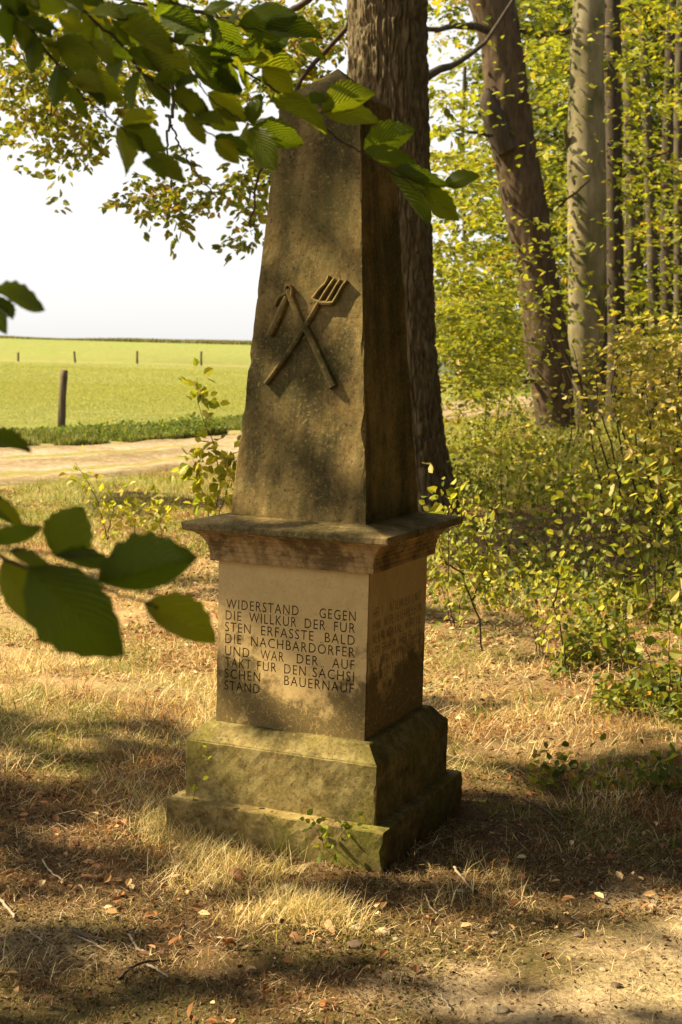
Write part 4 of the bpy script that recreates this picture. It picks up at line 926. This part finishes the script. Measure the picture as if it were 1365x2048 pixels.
# verge on the far side of the track
t = rng.uniform(.08, .62, 90000); e_ = poly_interp(PF, t); off = rng.uniform(0, 1, len(t))**1.3*4.2
x = e_[:, 0]-off*.35; y = e_[:, 1]+off; s_ = nz(x, y, .9, 131); k = (s_ > .36) & in_view(x, y, 1); x, y, s_, off = x[k], y[k], s_[k], off[k]
big = nz(x, y, .35, 137); hh_ = 1.3*(.08+.42*np.clip(s_-.33, 0, 1)+.5*np.clip(big-.5, 0, 1))*rng.uniform(.4, 1.25, len(x))*(1-off/5)
v1 = blades(np.stack([x, y, gz(x, y)], -1), hh_, .010, rng.uniform(.2, .9, len(x)), palette(len(x), [(.11, .15, .03), (.17, .19, .04), (.28, .26, .07), (.07, .10, .02)], [4, 4, 3, 2], .25))
pw = np.clip(big-.44, 0, 1)+1e-4; m = 9000; k = rng.choice(len(x), m, p=pw/pw.sum()); P = np.stack([x[k], y[k], gz(x[k], y[k])+hh_[k]*rng.uniform(.3, 1, m)], -1)
v2 = leafcloud(P, rdir(m), rdir(m)+[0, 0, .6], .07, .7, palette(m, [(.12, .18, .03), (.19, .23, .05), (.08, .12, .02)], [3, 2, 2]))
link_o = link('verge', npmesh('verge', v1[0], v1[1], v1[2]), M_grass); props(link_o, 'dark green grassy verge along the far side of the dirt track', 'grass', kind='stuff')
props(link('verge_weeds', npmesh('verge_weeds', v2[0], v2[1], v2[2]), M_foliage), 'leafy weeds mixed into the verge beyond the track', 'weeds', kind='stuff')
# meadow tussocks
n = 130000; y = rng.uniform(28**.5, 188**.5, n)**2; y = np.where(rng.uniform(size=n) < (y-80)/110, 40+rng.uniform(0, 30, n), y); x = rng.uniform(-.27, .02, n)*y; k = x < np.interp(y, [24, 28, 32, 40, 52, 66, 112], [-6.5, -4, -2.2, -.4, 2, 5, 30]); x, y = x[k], y[k]
v, f, c = blades(np.stack([x, y, gz(x, y)], -1), (.025+.02*rng.uniform(size=len(x)))*(1+y/70), .004+.00012*y, .5, palette(len(x), [(.33, .34, .075), (.38, .37, .085), (.28, .30, .065)], [3, 3, 2], .10))
props(link('meadow_grass', npmesh('meadow_grass', v, f, c), M_grass), 'short bright green meadow grass of the field', 'grass', kind='stuff')
# ------------------------------------------------------------------ leaf litter
RUST = [(.30, .13, .05), (.22, .11, .045), (.42, .26, .12), (.13, .06, .03), (.62, .46, .26)]
x, y = gpts(90000, (-4, 5), (3.0, 16)); s_ = nz(x, y, 1.3, 141); k = in_view(x, y) & off_mon(x, y, .40) & (s_ > .50-.08*sstep(4, 7, y)-.10*(x > .45)) & (rng.uniform(size=len(x)) < .30+.5*sstep(5, 8, y)); x, y = x[k], y[k]
e = ((x-1.25)/1.1)**2+((y-3.35)/.8)**2; k = (e > .9) | (rng.uniform(size=len(x)) < .08); x, y = x[k], y[k]; m = len(x); print('litter', m)
v1 = leafcloud(np.stack([x, y, gz(x, y)+rng.uniform(.002, .03, m)], -1), rdir(m)*[1, 1, .3], rdir(m)*.5+[0, 0, .8], rng.uniform(.014, .042, m), .5, palette(m, RUST, [4, 3, 3, 3, 2], .2))
props(link('leaf_litter', npmesh('leaf_litter', *v1), M_litter), 'brown and rust leaf litter scattered over the ground', 'leaf litter', kind='stuff')
# crumbs of bark, soil and small twigs
x, y = gpts(70000, (-1.3, 1.6), (2.9, 5.6)); k = in_view(x, y) & off_mon(x, y, .39) & (nz(x, y, 3, 151) > .40); x, y = x[k], y[k]; m = len(x)
e = ((x-1.25)/1.1)**2+((y-3.35)/.8)**2; k = (e > .8) | (rng.uniform(size=m) < .18); x, y = x[k], y[k]; m = len(x); print('crumbs', m)
v1 = leafcloud(np.stack([x, y, gz(x, y)+rng.uniform(.0, .006, m)], -1), rdir(m)*[1, 1, .4], rdir(m), rng.uniform(.004, .016, m), .4, palette(m, [(.10, .065, .035), (.20, .13, .07), (.33, .24, .14), (.05, .035, .02)], [4, 3, 2, 2], .25))
props(link('ground_debris', npmesh('ground_debris', *v1), M_litter), 'crumbs of soil, bark and moss strewn over the bare ground', 'debris', kind='stuff')
# ------------------------------------------------------------------ single fallen leaves, sticks, stones
def leaf_mesh(name, nu=12, nv=4, wr=.62, ser=True, curl=.10, wav=.014, seed=0, fold=.10):
    """ovate beech leaf with corrugated blade; x = length 0..1"""
    us = np.linspace(0, 1, nu); prof_ = np.sin(np.pi*np.clip(us, 0, 1)**.82)**.85*(wr/2)*(1-.10*us); prof_[0] = .012; prof_[-1] = .004
    V_ = []; UV = []
    for i, u_ in enumerate(us):
        for j in range(-nv, nv+1):
            s_ = j/nv; w_ = prof_[i]*(1+((.07 if (i % 2) else -.05) if (ser and abs(j) == nv) else 0))
            x_ = u_ + .06*abs(s_)*(1-u_)*u_*2
            z_ = fold*abs(s_)*w_*2 - curl*(u_-.4)**2 + wav*math.sin((u_-.45*abs(s_)*.5)*2*math.pi*(nu-1)/2)*abs(s_)**.6*(1 if 0 < i < nu-1 else 0) + .03*math.sin(u_*5+seed*2+s_*2)*abs(s_)
            V_.append((x_, s_*w_, z_)); UV.append((u_, s_*.5))
    k = 2*nv+1; f_ = [list(r_) for r_ in grid(nu, k)]
    me_ = bpy.data.meshes.new(name); me_.from_pydata(V_, [], f_)
    uvl = me_.uv_layers.new(name='UVMap')
    for lp in me_.loops: uvl.data[lp.index].uv = UV[lp.vertex_index]
    me_.polygons.foreach_set('use_smooth', [True]*len(me_.polygons)); return me_
def frame(base, axis, normal, L, wscale=1.0):
    a_ = Vector(axis).normalized(); n_ = Vector(normal); b_ = n_.cross(a_).normalized(); c_ = a_.cross(b_)
    return Matrix(((a_.x*L, b_.x*L*wscale, c_.x*L, base[0]), (a_.y*L, b_.y*L*wscale, c_.y*L, base[1]), (a_.z*L, b_.z*L*wscale, c_.z*L, base[2]), (0, 0, 0, 1)))
DL = [leaf_mesh('dry_leaf', 6, 2, .55, False, .9, .0, k, .5) for k in range(3)]
for m_ in DL: m_.materials.append(M_dryleaf)
def fallen(px, py, L, ang, label, k=0, group=None, tilt=.25):
    p = gnd(px, py); z = float(gz(p[0], p[1])); o_ = bpy.data.objects.new('fallen_leaf', DL[k % 3]); col.objects.link(o_)
    o_.matrix_world = frame((p[0], p[1], z+.016), (math.cos(ang), math.sin(ang), tilt*.3), (tilt*math.cos(ang*3), tilt*math.sin(ang*2), 1), L)
    props(o_, label, 'leaf', group); return o_
fallen(490, 1772, .075, 2.6, 'large brown curled leaf lying in grass in front of the foundation slab', 0, None, .6)
fallen(640, 1862, .065, -.9, 'orange brown leaf lying below the pale grass tuft', 1)
fallen(442, 1900, .05, .4, 'pale tan crumpled leaf on dark ground left of centre', 2)
fallen(700, 1808, .045, 1.1, 'rust leaf beside the pebbles in front of the slab corner', 0)
R3 = random.Random(3)
for i in range(46):
    px = R3.choice([R3.uniform(0, 430), R3.uniform(900, 1360), R3.uniform(60, 700)]); py = R3.uniform(1380, 1700) if px < 430 or px > 900 else R3.uniform(1690, 1900)
    if px > 430 and py < 1690: continue
    p = gnd(px, py)
    if not off_mon(p[0], p[1], .44): continue
    fallen(px, py, R3.uniform(.028, .05), R3.uniform(0, 6.3), *((('small brown curled leaf lying in the straw coloured grass left of the obelisk', i, 'small fallen leaves left of the obelisk') if px < 430 else ('small brown curled leaf lying on the short grass right of the base block', i, 'small fallen leaves right of the obelisk')) if py < 1690 else ('small brown curled leaf lying on the dark bare ground in front of the slab', i, 'small fallen leaves in front of the obelisk')), R3.uniform(.1, .5))
def stick(pts, r0, r1, label, mat=M_paletwig, lift=.012, cat='stick'):
    P = []
    for px, py in pts: p = gnd(px, py); P.append((p[0], p[1], float(gz(p[0], p[1]))+lift))
    o_ = tubeobj('stick', P, r0, r1, mat, None, 7, 12, .0012); props(o_, label, cat, None); return o_
stick([(86, 1735), (105, 1758), (128, 1772)], .0035, .0025, 'short pale twig on the dark ground at the left')
stick([(145, 1872), (180, 1888), (230, 1893)], .0065, .004, 'thick grey brown stick lying at the lower left', M_darktwig)
stick([(155, 1885), (190, 1900), (212, 1915)], .002, .0015, 'thin pale twig just under the grey brown stick')
stick([(257, 1880), (278, 1908), (306, 1922)], .004, .003, 'pale bent twig above the dark forked stick')
stick([(240, 1976), (262, 1952), (300, 1936), (332, 1932)], .0055, .003, 'dark curved stick at the lower left', M_darktwig)
stick([(295, 1945), (318, 1960), (338, 1972)], .0035, .0028, 'short pale twig crossing the dark curved stick')
stick([(0, 1810), (18, 1832), (30, 1850)], .005, .004, 'pale grey stick cut by the left edge')
stick([(55, 1872), (72, 1885), (86, 1896)], .003, .002, 'tiny pale twig lying near the left edge')
stick([(163, 1763), (185, 1765), (207, 1765)], .006, .006, 'short brown stub of wood on the dark ground', simple_mat('brown_stub', (.25, .12, .05), (.36, .2, .09), 20))
stick([(121, 1858), (124, 1845), (126, 1836)], .004, .002, 'small upright pale chip of wood at the left')
stick([(908, 1743), (925, 1765), (945, 1785)], .0045, .003, 'pale stick lying at the front of the obelisk shadow')
stick([(944, 1770), (945, 1785), (938, 1790)], .003, .002, 'tiny forked twig end at the shadow edge')
stick([(850, 1795), (860, 1820), (874, 1836)], .003, .002, 'thin bent twig on the moss right of the pebbles')
stick([(1045, 1600), (1090, 1625), (1130, 1665)], .005, .003, 'long thin grey twig right behind the slab shadow', M_darktwig)
stick([(1230, 1401), (1300, 1403), (1370, 1412)], .009, .007, 'pale grey branch lying at the right edge among green leaves')
stick([(1010, 1322), (1060, 1330), (1110, 1325)], .006, .003, 'thin brown branch under the free standing sapling', M_darktwig)
stick([(875, 1505), (915, 1520), (965, 1530)], .004, .002, 'thin pale straw like twig right of the base block')
stick([(505, 1700), (560, 1668), (580, 1650)], .003, .0018, 'long dry stalk leaning over the grass in front of the slab', lift=.05)
stick([(880, 2005), (893, 2020), (902, 2035)], .003, .002, 'small pale twig at the bottom edge')
def stone(px, py, r, label, sq=.6, mat=M_pebble, rz=0):
    p = gnd(px, py); z = float(gz(p[0], p[1])); bm_ = bmesh.new(); bmesh.ops.create_icosphere(bm_, subdivisions=3, radius=1)
    for v_ in bm_.verts:
        k = 1+.5*(float(fbm(np.array(v_.co)*1.3+px, 3, 2))-.5); v_.co = Vector((v_.co.x*k*r*1.15, v_.co.y*k*r, v_.co.z*k*r*sq))
    me_ = bpy.data.meshes.new('stone'); bm_.to_mesh(me_); bm_.free(); me_.polygons.foreach_set('use_smooth', [True]*len(me_.polygons))
    o_ = link('stone', me_, mat); o_.location = (p[0], p[1], z+r*sq*.35); o_.rotation_euler = (0, 0, rz); props(o_, label, 'stone'); return o_
stone(716, 1862, .020, 'round tan pebble, largest in front of the slab corner')
stone(768, 1870, .018, 'brown pebble right of the round tan one')
stone(792, 1882, .009, 'tiny grey green pebble beside the brown pebble')
stone(576, 1778, .020, 'pale tan stone in the grass below the foundation slab')
stone(712, 1895, .022, 'low dull brown stone under the round tan pebble', .4, M_darktwig)
stone(992, 1866, .009, 'small white pebble on the moss')
stone(922, 1783, .012, 'small pale stone at the front of the shadow')
stone(1308, 1818, .016, 'flat pale stone in the sandy patch at the right edge', .3)
stone(1002, 2032, .020, 'grey flat stone at the bottom edge', .3)
stone(1155, 1939, .012, 'flat grey stone in the sunlit sand', .3, M_darktwig)
stone(1207, 1942, .009, 'tiny reddish stone in the sunlit sand', .6)
stone(1232, 1975, .012, 'small dark clod on the sunlit sand', .7, M_darktwig)
stone(1160, 1872, .016, 'dark clod of earth on the sandy ground', .6, M_darktwig)
# weeds leaning on the slab
sapling('weed', [[gnd(385, 1640)+[0, 0, 0], at(390, 1580, 4.62), at(402, 1535, 4.6), at(428, 1510, 4.6)]], 'thin weed with yellow leaf in front of the left end of the base', 'plant', .022, 7, YG, [3, 2, 1, 0.1], spread=.012, stem_r=.0012, stem_mat=M_grass if False else M_darktwig)
sapling('weed', [[gnd(655, 1700), at(660, 1660, 4.3), at(672, 1640, 4.3)], [gnd(660, 1705), at(690, 1660, 4.3), at(705, 1652, 4.3)], [gnd(650, 1705), at(640, 1670, 4.3), at(618, 1645, 4.3)]], 'bright green weed growing against the front of the foundation slab', 'plant', .022, 22, [(.25, .32, .04), (.33, .36, .05)], [1, 1], spread=.02, stem_r=.0012, stem_mat=M_darktwig)
sapling('weed', [[at(902, 1000, 6.2)-[0, 0, .35], at(898, 1010, 6.2), at(882, 975, 6.2), at(868, 945, 6.2)]], 'thin stem with two round yellow leaves just right of the shaft', 'plant', .05, 9, YG, [1, 2, 1, 2], spread=.03, stem_r=.002)
# ------------------------------------------------------------------ beech branches in the foreground
BL = [leaf_mesh('leaf', 13, 4, .64, True, c_, w_, k, f_) for k, (c_, w_, f_) in enumerate([(.10, .010, .14), (.22, .013, .22), (-.12, .010, .10), (.05, .015, .3)])]
for m_ in BL: m_.materials.append(M_beechleaf)
R4 = random.Random(12)
def hang_leaf(parent, b, t_, d, vis=.6, dtip=None, side=1):
    """leaf from pixel b to pixel t at distance d; vis = visible width over length"""
    dt = R4.uniform(-.03, .03) if dtip is None else dtip
    B = at(b[0], b[1], d); T_ = at(t_[0], t_[1], d+dt); A = T_-B; L = np.linalg.norm(A); vw = CAM-B; vw = vw/np.linalg.norm(vw)
    n0 = unit((vw-A/L*np.dot(vw, A/L))[None])[0]; tw = math.acos(max(.12, min(1, vis/.64)))*side*R4.choice([-1, 1])+R4.uniform(-.12, .12)
    sd = np.cross(A/L, n0); nn = n0*math.cos(tw)+sd*math.sin(tw)
    if nn[2] < 0: nn = -nn
    o_ = bpy.data.objects.new('leaf', BL[R4.randrange(4)]); col.objects.link(o_); o_.parent = parent
    M_ = frame(B, A, nn, L, max(1.0, vis/.64)); o_.matrix_world = M_
    o_.matrix_parent_inverse = Matrix.Translation(parent.location).inverted()
    return o_
def twig(parent, pts, d, r0, r1, dj=.0): return tubeobj('twig', [at(x, y, d+dj*i) for i, (x, y) in enumerate(pts)], r0, r1, M_twig, parent, 6, max(10, len(pts)*5), .0012)
def fill(parent, pts, d, n_, lo=80, hi=105):
    P = smooth_path([(x, y, 0) for x, y in pts], 50); T = np.gradient(P, axis=0)
    for i in range(n_):
        k = int(6+40*(i+R4.random()*.6)/n_); a_ = math.atan2(T[k, 1], T[k, 0])+(1 if i % 2 else -1)*R4.uniform(.35, .95); l_ = R4.uniform(lo, hi)
        hang_leaf(parent, (P[k, 0], P[k, 1]), (P[k, 0]+l_*math.cos(a_), P[k, 1]+l_*math.sin(a_)+6), d+R4.uniform(-.06, .06), R4.uniform(.25, .6))
def sc2(L_): return [(x/2, y/2) for x, y in L_]
# outer branch, left
d = 2.15; br = empty('beech_branch', at(-40, -60, d), 'leafy beech twig hanging in the upper left corner, ending in a fan of dark leaves', 'branch')
twig(br, sc2([(-60, -90), (15, 0), (60, 70), (130, 125), (250, 280), (330, 385), (400, 440), (470, 498), (560, 580), (640, 655)]), d, .0028, .0010)
twig(br, sc2([(130, 118), (210, 135), (350, 160), (450, 165)]), d, .0013, .0007)
for b, t_, vis in [((480, 498), (635, 462), .5), ((475, 510), (515, 706), .42), ((490, 505), (662, 606), .55), ((505, 530), (582, 612), .25), ((590, 608), (742, 732), .42), ((580, 640), (662, 724), .5), ((690, 628), (782, 668), .3),
                   ((275, 350), (350, 478), .42), ((325, 348), (428, 432), .35), ((310, 296), (497, 408), .5), ((240, 268), (312, 335), .3), ((232, 150), (398, 300), .62), ((130, 62), (208, 152), .45), ((90, 0), (278, 30), .5), ((22, 40), (32, 196), .2),
                   ((60, 20), (168, 112), .4), ((355, 168), (455, 262), .5), ((385, 165), (528, 246), .4), ((-10, -20), (120, 60), .6), ((160, 0), (60, -40), .5), ((150, 140), (240, 240), .25), ((250, 290), (330, 350), .2), ((330, 120), (228, 60), .62)]:
    hang_leaf(br, (b[0]/2, b[1]/2), (t_[0]/2, t_[1]/2), d+R4.uniform(-.04, .04), vis)
fill(br, sc2([(-60, -90), (15, 0), (60, 70), (130, 125), (250, 280), (330, 385)]), d, 9, 70, 95)
# middle branch
d = 2.3; br = empty('beech_branch', at(150, -60, d), 'leafy beech twig in the middle of the overhanging spray, hanging towards the obelisk shoulder', 'branch')
twig(br, sc2([(230, -90), (300, 0), (380, 85), (480, 175), (570, 290), (680, 375), (790, 490), (860, 545), (1010, 630)]), d, .0028, .0009)
for b, t_, vis in [((480, 108), (698, 216), .5), ((440, 72), (525, 196), .2), ((640, 118), (505, 62), .5), ((565, 205), (772, 332), .55), ((572, 292), (682, 434), .35), ((640, 328), (694, 362), .4), ((700, 348), (802, 306), .4), ((682, 372), (835, 448), .6),
                   ((740, 455), (820, 580), .45), ((860, 548), (1014, 628), .45), ((860, 562), (958, 656), .6), ((380, 90), (300, 180), .5), ((590, 0), (616, 64), .3), ((300, 10), (420, 110), .5), ((380, 60), (480, 20), .5), ((250, -30), (330, 60), .5), ((480, 180), (400, 240), .4), ((800, 402), (842, 506), .5), ((790, 480), (900, 500), .35)]:
    hang_leaf(br, (b[0]/2, b[1]/2), (t_[0]/2, t_[1]/2), d+R4.uniform(-.04, .04), vis)
fill(br, sc2([(230, -90), (300, 0), (380, 85), (480, 175), (570, 290), (680, 375)]), d, 9, 70, 95)
# main branch crossing the shaft
d = 2.5; br = empty('beech_branch', at(170, -60, d), 'longest beech branch crossing the top of the obelisk with broad green leaves', 'branch')
twig(br, sc2([(290, -90), (355, 0), (430, 55), (550, 95), (680, 155), (800, 205), (930, 262), (1060, 335), (1150, 395), (1250, 465), (1365, 565), (1456, 610), (1536, 670), (1676, 760), (1710, 800)]), d, .0034, .0009)
twig(br, sc2([(680, 155), (760, 280), (830, 380), (920, 450), (1000, 500)]), d, .0016, .0008)
twig(br, sc2([(1250, 465), (1290, 450), (1325, 440)]), d, .0010, .0008); twig(br, sc2([(1000, 310), (1050, 350), (1090, 398)]), d, .0008, .0006)
twig(br, sc2([(550, 95), (590, 75), (640, 60)]), d, .0010, .0008); twig(br, sc2([(1560, 690), (1640, 715), (1690, 735), (1750, 725)]), d, .0012, .0007)
def o3(x, y): return ((500+x/3.4125)*2, (100+y/3.4125)*2)
lv = [((770, 272), (968, 368), .5), ((850, 78), (962, 244), .62), ((790, 206), (942, 252), .35), ((975, 216), (1168, 138), .55), ((1200, 178), (1304, 238), .4), ((950, 242), (1192, 272), .4), ((1050, 268), (1178, 378), .6), ((945, 250), (1000, 374), .28),
      ((830, 372), (992, 494), .5), ((820, 462), (958, 520), .6), ((1010, 500), (1046, 372), .55), ((1012, 500), (1214, 582), .55), ((1002, 512), (1112, 684), .6), ((985, 500), (1000, 612), .3), ((1085, 398), (1310, 536), .4), ((640, 60), (824, 132), .6), ((1048, 296), (1054, 352), .3), ((720, 300), (790, 330), .4), ((1060, 130), (960, 60), .6)]
lv += [(o3(490, 392), o3(862, 280), .5), (o3(500, 402), o3(888, 490), .46), (o3(775, 676), o3(1130, 545), .56), (o3(785, 690), o3(1135, 800), .42), (o3(990, 822), o3(1342, 935), .4), ((1551, 690), (1718, 900), .32), ((1686, 760), (1838, 886), .45), ((1780, 738), (1922, 700), .5), (o3(330, 395), o3(540, 320), .4)]
for b, t_, vis in lv: hang_leaf(br, (b[0]/2, b[1]/2), (t_[0]/2, t_[1]/2), d+R4.uniform(-.04, .04), vis)
fill(br, sc2([(290, -90), (355, 0), (430, 55), (550, 95), (680, 155), (800, 205), (930, 262), (1060, 335)]), d, 11, 70, 95)
# top twig
d = 2.4; br = empty('beech_branch', at(330, -50, d), 'short beech twig along the top edge with large serrated leaves', 'branch')
twig(br, sc2([(620, -60), (690, 0), (820, 55), (950, 100), (1050, 125)]), d, .0020, .0009)
for b, t_, vis in [((955, 98), (1192, 62), .62), ((1060, 112), (1294, 152), .48), ((690, 0), (760, -60), .5), ((830, 60), (860, 180), .25), ((930, 92), (970, 0), .2), ((1050, 125), (1010, 236), .5), ((700, 10), (620, 60), .5), ((820, 50), (940, 10), .4), ((600, -30), (720, 20), .5)]:
    hang_leaf(br, (b[0]/2, b[1]/2), (t_[0]/2, t_[1]/2), d+R4.uniform(-.03, .03), vis)
# left edge, middle height
d = 1.7; br = empty('beech_branch', at(-60, 600, d), 'three dark beech leaves poking in from the left edge above the field', 'branch')
twig(br, [(-160, 560), (-60, 590), (-5, 585), (10, 588)], d, .002, .0008)
for b, t_, vis in [((-8, 582), (93, 618), .42), ((-6, 592), (24, 642), .5), ((-12, 600), (12, 668), .55)]: hang_leaf(br, b, t_, d, vis)
d = 1.5; br = empty('beech_branch', at(-60, 880, d), 'single dark leaf tip at the left edge beside the dirt track', 'branch')
twig(br, [(-160, 880), (-80, 875), (-30, 878)], d, .002, .0008); hang_leaf(br, (-30, 876), (64, 905), d, .35); hang_leaf(br, (-40, 990), (44, 1054), d, .4)
# lower left, nearest the lens
d = 1.38; br = empty('beech_branch', at(-80, 1080, d), 'nearest beech twig at the lower left with seven big blurred dark leaves', 'branch')
def q3(x, y): return (x/3.033, 980+y/3.033)
twig(br, [q3(-300, 300), q3(0, 400), q3(130, 460), q3(330, 510), q3(600, 575), q3(760, 640), q3(900, 690), q3(960, 710)], d, .0024, .0010)
twig(br, [q3(0, 360), q3(160, 365), q3(330, 385), q3(520, 395), q3(690, 402)], d-.02, .0014, .0008)
for b, t_, vis in [((335, 405), (500, 96), .92), ((55, 372), (325, 492), .42), ((22, 415), (185, 815), .52), ((175, 480), (748, 1016), .62), ((590, 560), (1200, 405), .58), ((330, 402), (715, 470), .34), ((880, 680), (1322, 908), .55), ((-60, 330), (250, 236), .42), ((-80, 60), (135, 216), .35), ((300, 480), (520, 560), .2)]:
    hang_leaf(br, q3(*b), q3(*t_), d+R4.uniform(-.03, .03), vis, 0.0)
# settings that help a leafy scene render cleanly
sc.render.engine = 'CYCLES'; sc.cycles.max_bounces = 6; sc.cycles.diffuse_bounces = 3; sc.cycles.transmission_bounces = 4; sc.cycles.transparent_max_bounces = 4
print('tris', sum(len(o.data.loop_triangles) if o.type == 'MESH' and (o.data.calc_loop_triangles() or True) else 0 for o in bpy.data.objects))
